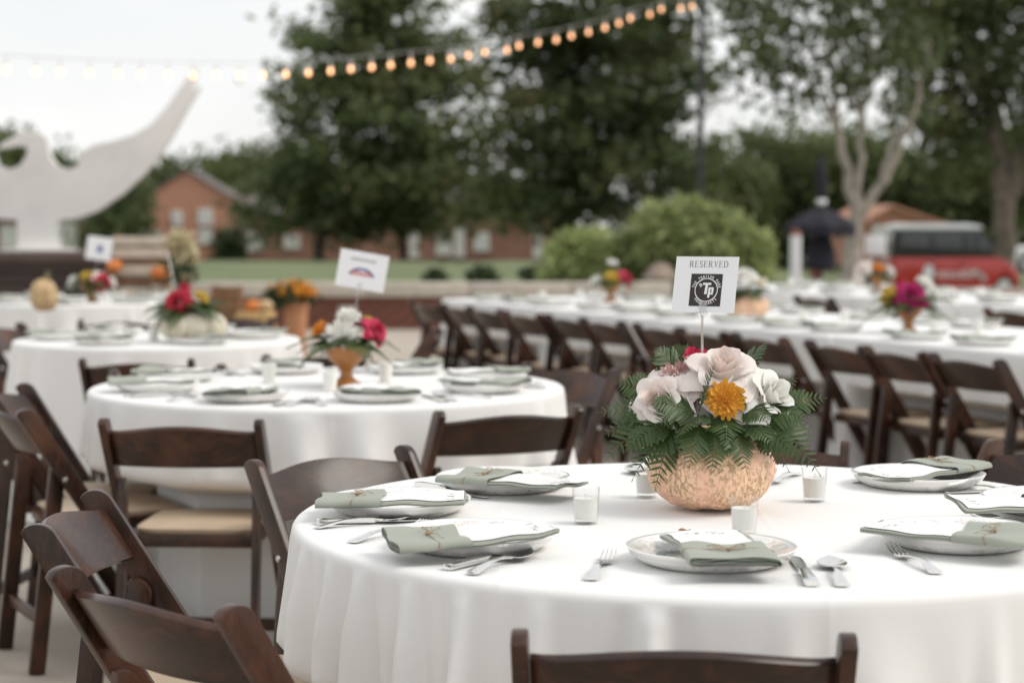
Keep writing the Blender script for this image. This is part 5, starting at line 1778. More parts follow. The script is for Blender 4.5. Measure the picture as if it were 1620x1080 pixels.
# ================================================================== FLOWERS
LAYERS = [  # n, rho0, rho1, height, spread, curl, vertical offset
    (3, .08, .12, .92, 1.45, .00, .10), (3, .13, .24, .95, 1.25, .03, .06), (4, .18, .40, .92, 1.02, .10, .03),
    (5, .22, .60, .82, .88, .26, .0), (5, .25, .82, .60, .84, .40, -.03), (5, .25, 1.00, .34, .84, .46, -.08)]
def petal_geo(L, seed, nu=13, nv=12):
    n, r0, r1, h, spr, curl, zo = L
    g = random.Random(seed)
    p1, p2, p3 = g.uniform(0, 6), g.uniform(0, 6), g.uniform(-.15, .15)
    th = .008
    def pt(u, v, o=0.0):
        U_ = 2 * u - 1
        ve = v * (1.04 - .30 * abs(U_) ** 1.6 - .05 * math.sin(3 * U_ + p1))
        s = smooth01(ve)
        rho = r0 + (r1 - r0) * (.35 * ve + .65 * s)
        k = max(0, (ve - .60) / .40)
        rho += curl * k * k + .10 * curl * abs(U_) ** 3 * ve
        z = zo + h * ve ** .92 - curl * .75 * k ** 2.2 + .035 * math.sin(4 * U_ + p2) * ve + .02 * math.sin(9 * U_ + p1) * ve * ve
        # side edges roll back near the tip
        roll = max(0, abs(U_) - .55) / .45
        rho += curl * .30 * roll * roll * k
        z -= curl * .35 * roll * roll * k
        phi = U_ * spr * (.30 + .70 * math.sin(PI * (.10 + .62 * ve)) ** .8) + p3 * ve
        rho = max(.02, rho + o)
        return (rho * math.sin(phi), rho * math.cos(phi), z)
    return gridsurf(lambda u, v: pt(u, v), nu, nv)
PETALS = {}
def petal_meshes(mat):
    if mat not in PETALS:
        PETALS[mat] = []
        for li, L in enumerate(LAYERS):
            row = []
            for sd in range(2):
                me_ = MB().add(petal_geo(L, li * 7 + sd)).mesh('petal', True, None); me_.materials.append(M[mat]); row.append(me_)
            PETALS[mat].append(row)
    return PETALS[mat]
calyx_me = MB().add(lathe([(0, -.14), (.06, -.13), (.14, -.04), (.2, .05), (.1, .06), (0, .06)], 12)).mesh('calyx'); calyx_me.materials.append(M['fern_stem'])
stem_me = MB().add(tube([(0, 0, -.10), (.02, 0, -.6), (0, .02, -1.2)], .045, 8)).mesh('stem'); stem_me.materials.append(M['fern_stem'])

def axis_quat(ax, spin=0.0):
    return Vector(ax).normalized().to_track_quat('Z', 'Y') @ Quaternion((0, 0, 1), spin)

def rose(center, size, axis, mat, label, group=None, layers=(0, 1, 2, 3, 4, 5), seed=0, squeeze=1.0, inner=None):
    g = random.Random(seed)
    r = empty('rose', center)
    r.rotation_mode = 'QUATERNION'
    r.rotation_quaternion = axis_quat(axis, g.uniform(0, 6))
    r.scale = (size * squeeze, size * squeeze, size)
    tag(r, label, 'flower', group)
    pm, pmi = petal_meshes(mat), petal_meshes(inner or mat)
    a0 = 0
    for li in layers:
        n = LAYERS[li][0]
        a0 += 2.4
        for k in range(n):
            me_ = (pmi if li < 2 else pm)[li][g.randrange(2)]
            sc = g.uniform(.93, 1.08)
            o = link('petal', me_, None, r, (0, 0, g.uniform(-.04, .04)), (g.uniform(-.16, .10), g.uniform(-.08, .08), a0 + 2 * PI * k / n + g.uniform(-.12, .12)))
            o.scale = (sc, sc, sc)
    link('calyx', calyx_me, None, r); link('stem', stem_me, None, r)
    return r

def rose_plain_geo(seed):
    g = random.Random(seed)
    mb = MB(); a0 = 0
    for li, L in enumerate(LAYERS):
        a0 += 2.4
        for k in range(L[0]):
            mb.add(petal_geo(L, li * 7 + k % 2, 6, 6), Matrix.Rotation(a0 + 2 * PI * k / L[0], 4, 'Z'))
    return mb
PLAIN = {}
def rose_plain(center, size, axis, mat, label, group):
    if mat not in PLAIN:
        me_ = rose_plain_geo(3).mesh('rose', True, None); me_.materials.append(M[mat]); PLAIN[mat] = me_
    o = link('rose', PLAIN[mat], None, None, center)
    o.rotation_mode = 'QUATERNION'; o.rotation_quaternion = axis_quat(axis, random.uniform(0, 6)); o.scale = (size,) * 3
    tag(o, label, 'flower', group)

def mum_geo(n=150, seed=1, incurve=.55, wid=.085):
    g = random.Random(seed)
    mb = MB()
    for i in range(n):
        t = (i + .5) / n
        pol = math.acos(1 - t * 1.28)                 # 0 (top) .. about 106 degrees
        az = i * 2.39996 + g.uniform(-.28, .28); pol += g.uniform(-.09, .09)
        L = .72 + .30 * min(1, t * 2.0) + g.uniform(-.14, .12)
        w = wid * (.65 + .6 * g.random())
        rows = []
        nseg = 6
        for k in range(nseg):
            s = k / (nseg - 1)
            ang = pol - incurve * (s ** 2) * (.4 + .9 * min(1, pol))
            ang0 = pol * (.80 + .20 * s) - incurve * .9 * max(0, s - .5) ** 2 * 2.4 * min(1, pol)
            rad = L * (.45 + .55 * s)
            c = Vector((rad * math.sin(ang0), 0, rad * math.cos(ang0) * .86))
            tx = Vector((math.cos(ang0), 0, -math.sin(ang0)))
            ww = w * math.sin(PI * (.16 + .70 * s)) ** .8
            rows.append((c, ww, Vector((math.sin(ang0), 0, math.cos(ang0)))))
        v, f = [], []
        for (c, ww, nn) in rows:
            v += [c + Vector((0, -ww, 0)) + nn * ww * .55, c - nn * ww * .15, c + Vector((0, ww, 0)) + nn * ww * .55]
        for k in range(nseg - 1):
            for j in range(2): f.append((k * 3 + j, (k + 1) * 3 + j, (k + 1) * 3 + j + 1, k * 3 + j + 1))
        mb.add((v, f), Matrix.Rotation(az, 4, 'Z'))
    mb.add(lathe([(0, -.25), (.30, -.2), (.50, -.02), (.50, .15), (.35, .38), (0, .48)], 14))
    return mb
MUM = {}
def mum(center, size, axis, mat, label, group=None, n=150, incurve=.30, wid=.105, detailed=True):
    key = (mat, n)
    if key not in MUM:
        me_ = mum_geo(n, 2, incurve, wid).mesh('petals', True, None); me_.materials.append(M[mat]); MUM[key] = me_
    if detailed:
        r = empty('chrysanthemum', center)
        p = link('petals', MUM[key], None, r)
        p['kind'] = 'stuff'
        link('stem', stem_me, None, r)
    else:
        r = link('chrysanthemum', MUM[key], None, None, center)
    r.rotation_mode = 'QUATERNION'; r.rotation_quaternion = axis_quat(axis, random.uniform(0, 6)); r.scale = (size,) * 3
    tag(r, label, 'flower', group)

def pinna_geo(nseg=9):
    v, f = [], []
    for i in range(nseg + 1):
        t = i / nseg
        base_w = .145 * (math.sin(PI * (.12 + .86 * t)) ** .65) * (1 - .35 * t)
        for q, lobe in ((0, .62), (.55, 1.0)):
            tt = t + q / nseg
            if tt > 1: continue
            w = base_w * lobe * (1 if tt < .97 else .3)
            fwd = .05 * (lobe > .9)
            z0 = -.10 * tt * tt
            v += [(tt, 0, z0), (tt + fwd, w, z0 + w * .28 - .015 * (lobe > .9)), (tt + fwd, -w, z0 + w * .28 - .015 * (lobe > .9))]
    n = len(v) // 3
    for i in range(n - 1):
        a, b = i * 3, (i + 1) * 3
        f += [(a, b, b + 1, a + 1), (a, a + 2, b + 2, b)]
    return v, f
pinna_me = MB().add(pinna_geo()).mesh('leaflet', True, None); pinna_me.materials.append(M['fern'])

def frond_frame(base, tip, sag, nrm_hint):
    base, tip = Vector(base), Vector(tip)
    d = tip - base
    ctrl = base + d * .45 + Vector((0, 0, sag))
    def pos(t): return base * (1 - t) ** 2 + ctrl * 2 * t * (1 - t) + tip * t * t
    def tan(t): return ((ctrl - base) * (1 - t) + (tip - ctrl) * t).normalized()
    return pos, tan

def frond(base, tip, lmax, sag, label, group=None, hint=(0, -.55, 1), n=17, detailed=True, parent_pts=None):
    base, tip = Vector(base), Vector(tip)
    pos, tan = frond_frame(base, tip, sag, hint)
    r = empty('fern_frond', base)
    tag(r, label, 'fern', group)
    pts = [pos(k / 12) - base for k in range(13)]
    link('stalk', MB().add(tube(pts, [.0014 - .001 * k / 12 for k in range(13)], 5)).mesh('stalk'), M['fern_stem'], r)
    g = random.Random(label)
    for i in range(n):
        t = .16 + .82 * i / (n - 1)
        p = pos(t) - base; tg = tan(t)
        nn = Vector(hint); nn -= tg * nn.dot(tg); nn.normalize()
        side = tg.cross(nn)
        ln = lmax * (1 - ((t - .16) / .86) ** 1.25) * (.80 + .35 * min(1, (t - .16) * 5)) + .004
        for s in (-1, 1):
            if i == n - 1 and s == 1: continue
            d = (side * s * .86 + tg * .52 + nn * g.uniform(-.22, .06)).normalized()
            if i == n - 1: d = tg
            z = (nn - d * nn.dot(d)).normalized(); y = z.cross(d)
            Mx = Matrix(((d.x, y.x, z.x, p.x), (d.y, y.y, z.y, p.y), (d.z, y.z, z.z, p.z), (0, 0, 0, 1)))
            k = ln * g.uniform(.88, 1.1)
            o = link('leaflet', pinna_me, None, r)
            o.matrix_basis = Mx @ Matrix.Diagonal((k, k * 1.08, k, 1))
    return r

def frond_mesh():
    mb = MB()
    pos, tan = frond_frame((0, 0, 0), (1, 0, -.15), .25, (0, 0, 1))
    mb.add(tube([pos(k / 8) for k in range(9)], .012, 5))
    simple_leaf = ([(0, 0, 0), (.4, .14, .03), (.4, -.14, .03), (1, 0, -.1)], [(0, 2, 3, 1)])
    for i in range(13):
        t = .15 + .84 * i / 12
        p, tg = pos(t), tan(t)
        nn = Vector((0, 0, 1)); nn -= tg * nn.dot(tg); nn.normalize()
        side = tg.cross(nn)
        ln = .34 * (1 - ((t - .15) / .87) ** 1.25) + .04
        for s in (-1, 1):
            d = (side * s * .86 + tg * .52).normalized()
            z = (nn - d * nn.dot(d)).normalized(); y = z.cross(d)
            Mx = Matrix(((d.x, y.x, z.x, p.x), (d.y, y.y, z.y, p.y), (d.z, y.z, z.z, p.z), (0, 0, 0, 1)))
            mb.add(simple_leaf, Mx @ Matrix.Diagonal((ln, ln * 1.1, ln, 1)))
    me_ = mb.mesh('fern_frond', True, None); me_.materials.append(M['fern'])
    return me_
FROND = frond_mesh()

# ---------------------------------------------------------------- pumpkins
def pumpkin_mesh(rad, hgt, seed, ribs=10, rib_d=.03, wart=.0, nu=120, nv=70, open_top=.0):
    from mathutils import noise as mn
    def pt(u, v):
        a = 2 * PI * u
        top = PI * (1 - open_top)
        p = -PI / 2 + top * v
        c, s = math.cos(p), math.sin(p)
        rr = rad * (abs(c) ** .82) * (1 - rib_d * (1 - abs(math.cos(a * ribs / 2))) ** 2 * 1.5)
        zz = hgt / 2 * (s * (1 - .12 * max(0, -s) ** 2))
        x, y, z = rr * math.cos(a), rr * math.sin(a), zz
        if wart:
            q = Vector((x, y, z)) * 42 + Vector((seed, 0, 0))
            n1 = mn.noise(q); n2 = mn.noise(q * 2.3); n3 = mn.noise(Vector((x, y, z * .6)) * 9 + Vector((0, seed, 0)))
            k = wart * (max(0, n1) ** 1.2 * .9 + max(0, n2) * .45) + .006 * n3
            d = Vector((x, y, z * 1.3)).normalized()
            x += d.x * k; y += d.y * k; z += d.z * k * .8
        return (x, y, max(z, -hgt / 2 * .90) + hgt / 2 * .90)
    return MB().add(gridsurf(pt, nu, nv, True)).mesh('pumpkin', True, None)
def stem_geo(h, r):
    return MB().add(tube([(0, 0, -.01), (.1 * r, 0, h * .4), (.5 * r, .2 * r, h * .8), (r, .4 * r, h)], [r * 1.5, r * .9, r * .8, r], 8)).mesh('stem')

PC = Vector((.366, 3.475, TZ + .0008))
pk = empty('pumpkin_vase', PC)
tag(pk, 'warty peach coloured pumpkin used as a flower vase on the nearest table', 'pumpkin')
body = pumpkin_mesh(.1155, .168, 5, 9, .035, .0065, 260, 150, .20)
link('shell', body, M['peach_pumpkin'], pk)
link('rim', MB().add(lathe([(.062, .134), (.070, .146), (.062, .143), (.055, .128)], 40, True)).mesh('rim'), M['tan_pumpkin'], pk)
link('foam', MB().add(lathe([(0, .142), (.05, .138), (.062, .125), (.0, .09)], 24)).mesh('foam'), M['mumleaf'], pk)

YF = PC.y
def fp(px, py, dy): return at(px, py, YF + dy)
FG = 'flowers in the peach pumpkin vase'
rose(fp(1141, 606, -.02), .066, (.05, -.55, .85), 'blush', 'large blush pink rose at the top centre of the pumpkin bouquet', FG, seed=3, inner='blush_deep')
rose(fp(1052, 640, -.035), .054, (-.45, -.75, .50), 'blush', 'pale blush rose on the left of the pumpkin bouquet', FG, seed=5, inner='blush_deep')
rose(fp(1207, 636, -.03), .054, (.62, -.62, .50), 'ivory', 'ivory white rose on the right of the pumpkin bouquet', FG, seed=8)
rose(fp(1103, 592, .03), .052, (-.12, -.35, .93), 'hotpink', 'hot pink rosebud behind the blush rose', FG, layers=(0, 1, 2), seed=9, squeeze=1.0)
mum(fp(1147, 632, -.098), .035, (.05, -.90, .40), 'gold', 'golden orange chrysanthemum in the middle of the pumpkin bouquet', FG)
mum(fp(1068, 596, .0), .033, (-.35, -.45, .85), 'mauve', 'dusty mauve chrysanthemum above the left blush rose', FG, n=150, incurve=.35, wid=.06)
mum(fp(1095, 612, -.02), .019, (-.1, -.85, .5), 'magenta', 'small magenta carnation left of the golden chrysanthemum', FG, n=120, incurve=.2, wid=.11)
mum(fp(1206, 605, .02), .018, (.3, -.5, .8), 'magenta', 'small magenta carnation behind the ivory rose', FG, n=120, incurve=.2, wid=.11)

FR = [  # base px, base dy, tip px, tip dy, leaflet length, sag, words
    ((1070, 655), -.03, (947, 652), -.02, .040, .018, 'reaching farthest left'),
    ((1065, 645), -.01, (975, 606), -.01, .036, .020, 'rising to the upper left'),
    ((1062, 660), -.05, (958, 728), -.06, .038, .035, 'drooping at the far left'),
    ((1070, 665), -.06, (990, 712), -.10, .036, .022, 'drooping beside the left shoulder'),
    ((1080, 668), -.07, (1012, 738), -.10, .034, .020, 'down the left shoulder'),
    ((1068, 672), -.07, (1036, 776), -.115, .032, .022, 'hanging lowest at the left'),
    ((1110, 660), -.08, (1026, 634), -.11, .034, .012, 'lying across the left blush rose'),
    ((1106, 650), -.08, (1131, 576), -.10, .020, .004, 'standing upright in front of the blush rose'),
    ((1075, 590), .03, (1037, 551), .03, .030, .006, 'pointing up at the upper left'),
    ((1090, 590), .05, (1062, 549), .06, .028, .006, 'up behind the mauve mum'),
    ((1165, 590), .05, (1213, 541), .05, .034, .006, 'pointing up at the upper right'),
    ((1200, 655), -.04, (1306, 629), -.03, .036, .014, 'reaching farthest right'),
    ((1195, 660), -.05, (1272, 660), -.08, .036, .016, 'spreading right under the ivory rose'),
    ((1200, 665), -.05, (1298, 752), -.07, .036, .045, 'drooping at the far right over the candle'),
    ((1185, 668), -.07, (1262, 722), -.10, .036, .024, 'down the right shoulder'),
    ((1170, 670), -.08, (1222, 700), -.13, .034, .018, 'hanging right of the pumpkin middle'),
    ((1155, 665), -.09, (1182, 748), -.155, .034, .020, 'hanging down right of middle'),
    ((1135, 668), -.09, (1126, 746), -.16, .036, .022, 'hanging down the middle'),
    ((1110, 668), -.09, (1090, 738), -.155, .034, .020, 'hanging down left of middle'),
    ((1120, 655), -.08, (1072, 690), -.14, .034, .016, 'spreading forward left under the mums'),
    ((1145, 655), -.08, (1150, 698), -.15, .032, .016, 'forward under the golden mum'),
    ((1175, 650), -.07, (1215, 662), -.13, .032, .012, 'spreading forward under the ivory rose'),
    ((1090, 650), -.06, (1040, 668), -.12, .034, .014, 'spreading forward at the left'),
    ((1180, 640), -.06, (1172, 622), -.11, .022, .004, 'between golden mum and ivory rose'),
    ((1060, 650), .03, (985, 668), .06, .036, .012, 'behind the left sprays'),
    ((1205, 655), .03, (1262, 690), .06, .036, .015, 'behind the right sprays'),
    ((1125, 640), .06, (1120, 575), .10, .030, .010, 'behind the blush rose'),
    ((1068, 652), -.02, (952, 690), .02, .036, .030, 'arching low at the far left'),
    ((1060, 640), .02, (1000, 590), .04, .028, .010, 'thin and upright at the left'),
    ((1195, 650), -.02, (1290, 690), .02, .034, .034, 'arching low at the far right'),
    ((1190, 640), .03, (1262, 598), .04, .026, .008, 'thin and upright at the right'),
    ((1065, 668), -.06, (1000, 760), -.07, .030, .030, 'trailing below the left shoulder'),
    ((1195, 668), -.05, (1248, 745), -.09, .028, .026, 'trailing below the right shoulder'),
]
for (bp_, bd, tp_, td, lm, sg, wd) in FR:
    frond(fp(*bp_, bd), fp(*tp_, td), lm * 1.22, sg, 'dark green fern frond of the pumpkin bouquet, %s' % wd, 'fern fronds in the peach pumpkin vase', n=11 if lm < .033 else 13, hint=(random.uniform(-.5, .5), random.uniform(-.95, -.1), random.uniform(.5, 1.0)))

# ---------------------------------------------------------------- table signs
def text_geo(s, size, bold=0.0):
    cu = bpy.data.curves.new('t', 'FONT')
    cu.body = s; cu.size = size; cu.align_x = 'CENTER'; cu.offset = bold; cu.resolution_u = 3
    ob = bpy.data.objects.new('t', cu); C.objects.link(ob)
    dg = bpy.context.evaluated_depsgraph_get()
    me_ = ob.evaluated_get(dg).to_mesh()
    v = [tuple(q.co) for q in me_.vertices]; f = [tuple(p.vertices) for p in me_.polygons]
    ob.evaluated_get(dg).to_mesh_clear()
    bpy.data.objects.remove(ob); bpy.data.curves.remove(cu)
    return v, f
def to_card(vf, x, z, y=-.0008, rot=0.0, sx=1.0, shear=0.0):
    """2-D geometry put on the front of a card (card lies in its xz plane and faces -y)"""
    c, s = math.cos(rot), math.sin(rot)
    out = []
    for a, b, _ in vf[0]:
        a = a * sx + shear * b
        out.append((x + a * c - b * s, y, z + a * s + b * c))
    return out, vf[1]
def flat(polys):
    mb = MB()
    for p in polys: mb.add(([(a, b, 0) for a, b in p], [tuple(range(len(p)))]))
    return mb.v, mb.f
def rectp(x0, y0, x1, y1): return [(x0, y0), (x1, y0), (x1, y1), (x0, y1)]
def arcp(cx, cy, rx, ry, w0, w1, a0, a1, n=14):
    """stroke along an ellipse arc, width w0 at the sides and w1 at top and bottom; as quads"""
    out = []
    for i in range(n):
        q = []
        for a in (a0 + (a1 - a0) * i / n, a0 + (a1 - a0) * (i + 1) / n):
            w = w0 * abs(math.cos(a)) + w1 * abs(math.sin(a))
            q.append(((cx + (rx - w / 2) * math.cos(a), cy + (ry - w / 2) * math.sin(a)), (cx + (rx + w / 2) * math.cos(a), cy + (ry + w / 2) * math.sin(a))))
        out.append([q[0][0], q[0][1], q[1][1], q[1][0]])
    return out
def serif_letter(ch):
    st, th = .13, .045
    P_ = []
    def stem(x): return [rectp(x, 0, x + st, 1), rectp(x - .07, 0, x + st + .07, th), rectp(x - .07, 1 - th, x + st + .07, 1)]
    if ch == 'R':
        P_ = stem(.07) + [rectp(.2, 1 - th, .36, 1), rectp(.2, .48, .36, .48 + th)] + arcp(.36, .74, .20, .24, .12, th, -PI / 2, PI / 2) + [[(.33, .5), (.46, .5), (.72, .0), (.58, .0)], rectp(.55, 0, .82, th)]
        w = .80
    elif ch == 'E':
        P_ = stem(.07) + [rectp(.2, 1 - th, .58, 1), rectp(.2, .5, .48, .5 + th), rectp(.2, 0, .6, th), rectp(.56, .82, .6, 1), rectp(.58, 0, .62, .2), rectp(.46, .42, .49, .63)]
        w = .70
    elif ch == 'S':
        P_ = arcp(.30, .74, .20, .24, .12, .05, PI * .15, PI * 1.5) + arcp(.30, .26, .21, .24, .12, .05, PI / 2, -PI * .85) + [rectp(.46, .78, .49, .98), rectp(.07, .02, .10, .24)]
        w = .62
    elif ch == 'V':
        P_ = [[(.08, 1), (.22, 1), (.43, .12), (.38, 0)], [(.36, 0), (.41, 0), (.70, 1), (.64, 1)], rectp(0, 1 - th, .30, 1), rectp(.54, 1 - th, .80, 1)]
        w = .78
    else:
        P_ = stem(.07) + [rectp(.2, 1 - th, .36, 1), rectp(.2, 0, .36, th)] + arcp(.36, .5, .34, .48, .13, .05, -PI / 2, PI / 2)
        w = .82
    return flat(P_), w
def serif_word(word, height, track=.12):
    mb = MB(); x = 0
    for ch in word:
        g_, w = serif_letter(ch)
        mb.add(([(a + x, b, 0) for a, b, _ in g_[0]], g_[1])); x += w + track
    x -= track
    return [((a - x / 2) * height, b * height, 0) for a, b, _ in mb.v], mb.f, x * height

def sign_frame(center, right, up):
    r_ = Vector(right).normalized(); u_ = Vector(up); u_ = (u_ - r_ * u_.dot(r_)).normalized()
    y_ = u_.cross(r_)
    return Matrix(((r_.x, y_.x, u_.x, center[0]), (r_.y, y_.y, u_.y, center[1]), (r_.z, y_.z, u_.z, center[2]), (0, 0, 0, 1)))
def table_sign(center, w, h, right, up, foot, label, group='signs on clear stems'):
    Mx = sign_frame(center, right, up)
    r = empty('table_sign'); r.matrix_world = Mx
    tag(r, label, 'sign', group)
    link('card', MB().add(box(0, 0, 0, w, .0008, h)).mesh('card', False), M['paper'], r)
    f_ = Mx.inverted() @ Vector(foot)
    top = Vector((0, .001, -h / 2 - .004))
    link('stem', MB().add(tube([top, top.lerp(f_, .5) + Vector((.001, 0, 0)), f_], .0024, 8)).mesh('stem'), M['acrylic_stem'], r)
    v_, f2 = lathe([(.0015, -.012), (.004, -.008), (.0075, -.002), (.0085, .001), (.007, .0005), (.003, -.005)], 16, True)
    link('clip_cup', MB().add((v_, f2), Matrix.Translation((0, .0, -h / 2 - .001)) @ Matrix.Diagonal((1.35, 1, 1, 1))).mesh('clip_cup'), M['acrylic'], r)
    for s in (-1, 1):
        link('clip_prong', MB().add(box(0, -.0024 * s, -h / 2 + .009, .0145, .0011, .021)).mesh('clip_prong', bevel=.0004, seg=1), M['acrylic'], r)
    return r

w_, h_ = .121, .1055
sg = table_sign(fp(1115.5, 450, .0), w_, h_, (.906, -.423, 0), (.118, .2527, .965), fp(1109, 600, .0), 'white card reading reserved with a dark square logo on a clear stem')
mb = serif_word('RESERVED', .0118)
k = .075 / mb[2]
mb = ([(a * k, b, 0) for a, b, _ in mb[0]], mb[1])
link('reserved_lettering', MB().add(to_card(mb, .004, .0325)).mesh('reserved_lettering', False), M['ink_grey'], sg)
sq = .0605
sc_ = (.0025, -.0105)
link('logo_square', MB().add(to_card(flat([rectp(-sq / 2, -.0305, sq / 2, .0305)]), *sc_)).mesh('logo_square', False), M['ink_brown'], sg)
lg = MB()
ringR = .0215
ccx, ccz = sc_[0] + .001, sc_[1] + .000
lg.add(to_card(flat(arcp(0, 0, ringR, ringR, .0013, .0013, 0, 2 * PI, 48)), ccx, ccz, -.0012))
def arc_text(word, rad, a_mid, size, step, flip=False):
    n_ = len(word)
    for i, ch in enumerate(word):
        if ch == ' ': continue
        off = (i - (n_ - 1) / 2) * step
        a = a_mid - off if not flip else a_mid + off
        g_ = text_geo(ch, size, .00012)
        rot = a - PI / 2 if not flip else a + PI / 2
        rr = rad if not flip else rad + size * .70
        lg.add(to_card(g_, ccx + rr * math.cos(a), ccz + rr * math.sin(a), -.0012, rot, .82))
arc_text('THE TRAILER PARK', ringR + .0018, PI / 2, .0074, .178)
arc_text('FOOD CARTS', ringR + .0014, -PI / 2, .0074, .185, True)
# big letters T and p, small sprig
lg.add(to_card(flat([rectp(-.0075, .0085, .0085, .0125), rectp(-.0022, -.009, .0028, .0088)]), ccx - .0005, ccz + .001, -.0012, 0, 1, .08))
lg.add(to_card(flat([rectp(0, -.0145, .0042, .005), rectp(.0041, .0018, .0098, .005), rectp(.0041, -.0085, .0098, -.0055), rectp(.0062, -.0056, .0100, .0019)]), ccx + .0042, ccz, -.0013, 0, 1, .08))
for dx, dz in ((-.0128, .0085), (-.0110, .0108), (-.0108, .0064), (-.0090, .0088), (-.0128, .0110)):
    lg.add(to_card(flat([[(.0013 * math.cos(a * PI / 4), .0013 * math.sin(a * PI / 4)) for a in range(8)]]), ccx + dx, ccz + dz, -.0012))
link('logo_lettering', lg.mesh('logo_lettering', False), M['ink_white'], sg)

# urn table sign
Y2 = T2.y + .02
s2 = table_sign(at(573, 428, Y2), .158, .120, (.978, .05, -.175), (.16, .1, .97), at(553, 545, Y2), 'white card with a small red and blue arched logo above the amber urn')
mb = MB().add(to_card(flat([rectp(-.04 + i * .0092, .030, -.04 + i * .0092 + .006, .037) for i in range(9)]), 0, 0))
link('heading', mb.mesh('heading', False), M['ink_grey'], s2)
link('logo_arch', MB().add(to_card(flat(arcp(0, -.03, .042, .034, .006, .007, PI * .12, PI * .88)), 0, .0)).mesh('logo_arch', False), M['ink_blue'], s2)
mb = MB()
for i in range(7): mb.add(to_card(flat([rectp(-.033 + i * .0098, -.018, -.033 + i * .0098 + .0065, -.004)]), 0, 0, -.0012, 0, 1, .2))
link('logo_word', mb.mesh('logo_word', False), M['ink_red'], s2)
# cream pumpkin table sign, nearly edge-on
table_sign(at(268, 414, T3.y), .14, .115, (.16, -.98, -.02), (-.22, .05, .97), at(280, 490, T3.y), 'white card seen nearly edge-on above the cream pumpkin flowers')
s4 = table_sign(at(157, 393, T4.y - .1), .165, .155, (.98, .1, -.13), (.12, .1, .98), at(148, 450, T4.y - .1), 'white card with a small blue emblem above the farthest left table')
link('emblem', MB().add(to_card(flat([rectp(-.018, -.028, .018, .022)]), .005, 0)).mesh('emblem', False), M['ink_blue'], s4)

# ---------------------------------------------------------------- other centrepieces
urn_prof = [(0, .0), (.046, .0), (.048, .006), (.044, .012), (.030, .019), (.019, .030), (.016, .042), (.019, .050), (.024, .054), (.028, .060), (.045, .076), (.056, .092), (.060, .108), (.062, .118), (.058, .119), (.054, .108), (.04, .085), (0, .075)]
urn_me = MB().add(lathe(urn_prof, 40)).mesh('flower_urn', True, 50); urn_me.materials.append(M['copper'])
def urn(base, sc, label):
    o = link('flower_urn', urn_me, None, None, base); o.scale = (sc,) * 3; tag(o, label, 'vase', 'amber pedestal urns')
def low_pumpkin(base, rad, hgt, mat, label, seed, cat='pumpkin', stem=True, ribs=10):
    r = empty('pumpkin', base); tag(r, label, cat)
    link('shell', pumpkin_mesh(rad, hgt, seed, ribs, .05, .003, 60, 30), M[mat], r)
    if stem: link('stem', stem_geo(hgt * .3, rad * .12), M['stem'], r).location = (0, 0, hgt * .88)
    return r
def bouquet(center, flowers, nfern, flen, where, seed, droop=.35):
    """flowers: (point, size, kind, material, words)"""
    g = random.Random(seed)
    for pt_, size, kind, mat, words in flowers:
        ax = (Vector(pt_) - Vector(center)); ax = ax.normalized() + Vector((0, -.45, .3))
        lab = '%s %s' % (words, where)
        if kind == 'rose': rose_plain(pt_, size, ax, mat, lab, 'flowers ' + where)
        else: mum(pt_, size, ax, mat, lab, 'flowers ' + where, n=110, incurve=.4, wid=.11, detailed=False)
    for k in range(nfern):
        a = 2 * PI * k / nfern + g.uniform(-.25, .25)
        o = link('fern_frond', FROND, None, None, Vector(center) + Vector((.02 * math.cos(a), .02 * math.sin(a), 0)))
        sc = flen * g.uniform(.75, 1.15)
        o.scale = (sc, sc, sc)
        o.rotation_euler = (g.uniform(-.3, .3), g.uniform(-.25, droop), a)
        tag(o, '%s fern frond clockwise %s' % (ORD[k % 16] if k < 16 else ('last but one' if k == 16 else 'last'), where), 'fern', 'fern fronds ' + where)

def spread(Yd, lst):
    out = []
    for (px, py, rpx, kind, mat, words, dy) in lst:
        out.append((at(px, py, Yd + dy), rpx / F_PX * Yd, kind, mat, words))
    return out
ub = on(548, 612, TZ); urn(ub, 1.12, 'amber pedestal urn of flowers on the table left of centre')
bouquet(ub + Vector((0, 0, .145)), spread(ub.y, [(552, 503, 21, 'mum', 'ivory', 'upper white chrysanthemum', .0), (540, 530, 27, 'mum', 'ivory', 'lower white chrysanthemum', -.04), (507, 523, 17, 'mum', 'orange', 'orange chrysanthemum', 0),
        (569, 511, 12, 'rose', 'magenta', 'magenta rose', .02), (592, 524, 18, 'rose', 'hotpink', 'hot pink rose', -.02), (583, 509, 12, 'mum', 'yellow', 'small yellow chrysanthemum', .05), (515, 548, 12, 'rose', 'ivory', 'small white bloom', .0)]),
        18, .16, 'in the urn left of centre', 4, .55)
cb = on(306, 541, TZ); low_pumpkin(cb, .15, .15, 'cream_pumpkin', 'large cream pumpkin on the table at the left', 3)
bouquet(cb + Vector((-.03, 0, .15)), spread(cb.y, [(263, 480, 18, 'mum', 'ivory', 'white chrysanthemum', 0), (283, 480, 19, 'rose', 'crimson', 'crimson rose', -.05), (292, 458, 12, 'rose', 'hotpink', 'hot pink rose', .03), (318, 472, 14, 'mum', 'yellow', 'yellow chrysanthemum', 0),
        (255, 500, 14, 'mum', 'ivory', 'smaller white chrysanthemum', -.02)]), 15, .2, 'on the cream pumpkin', 7, .45)
vb = on(143, 478, TZ); urn(vb, 1.1, 'small amber urn of flowers on the farthest left table')
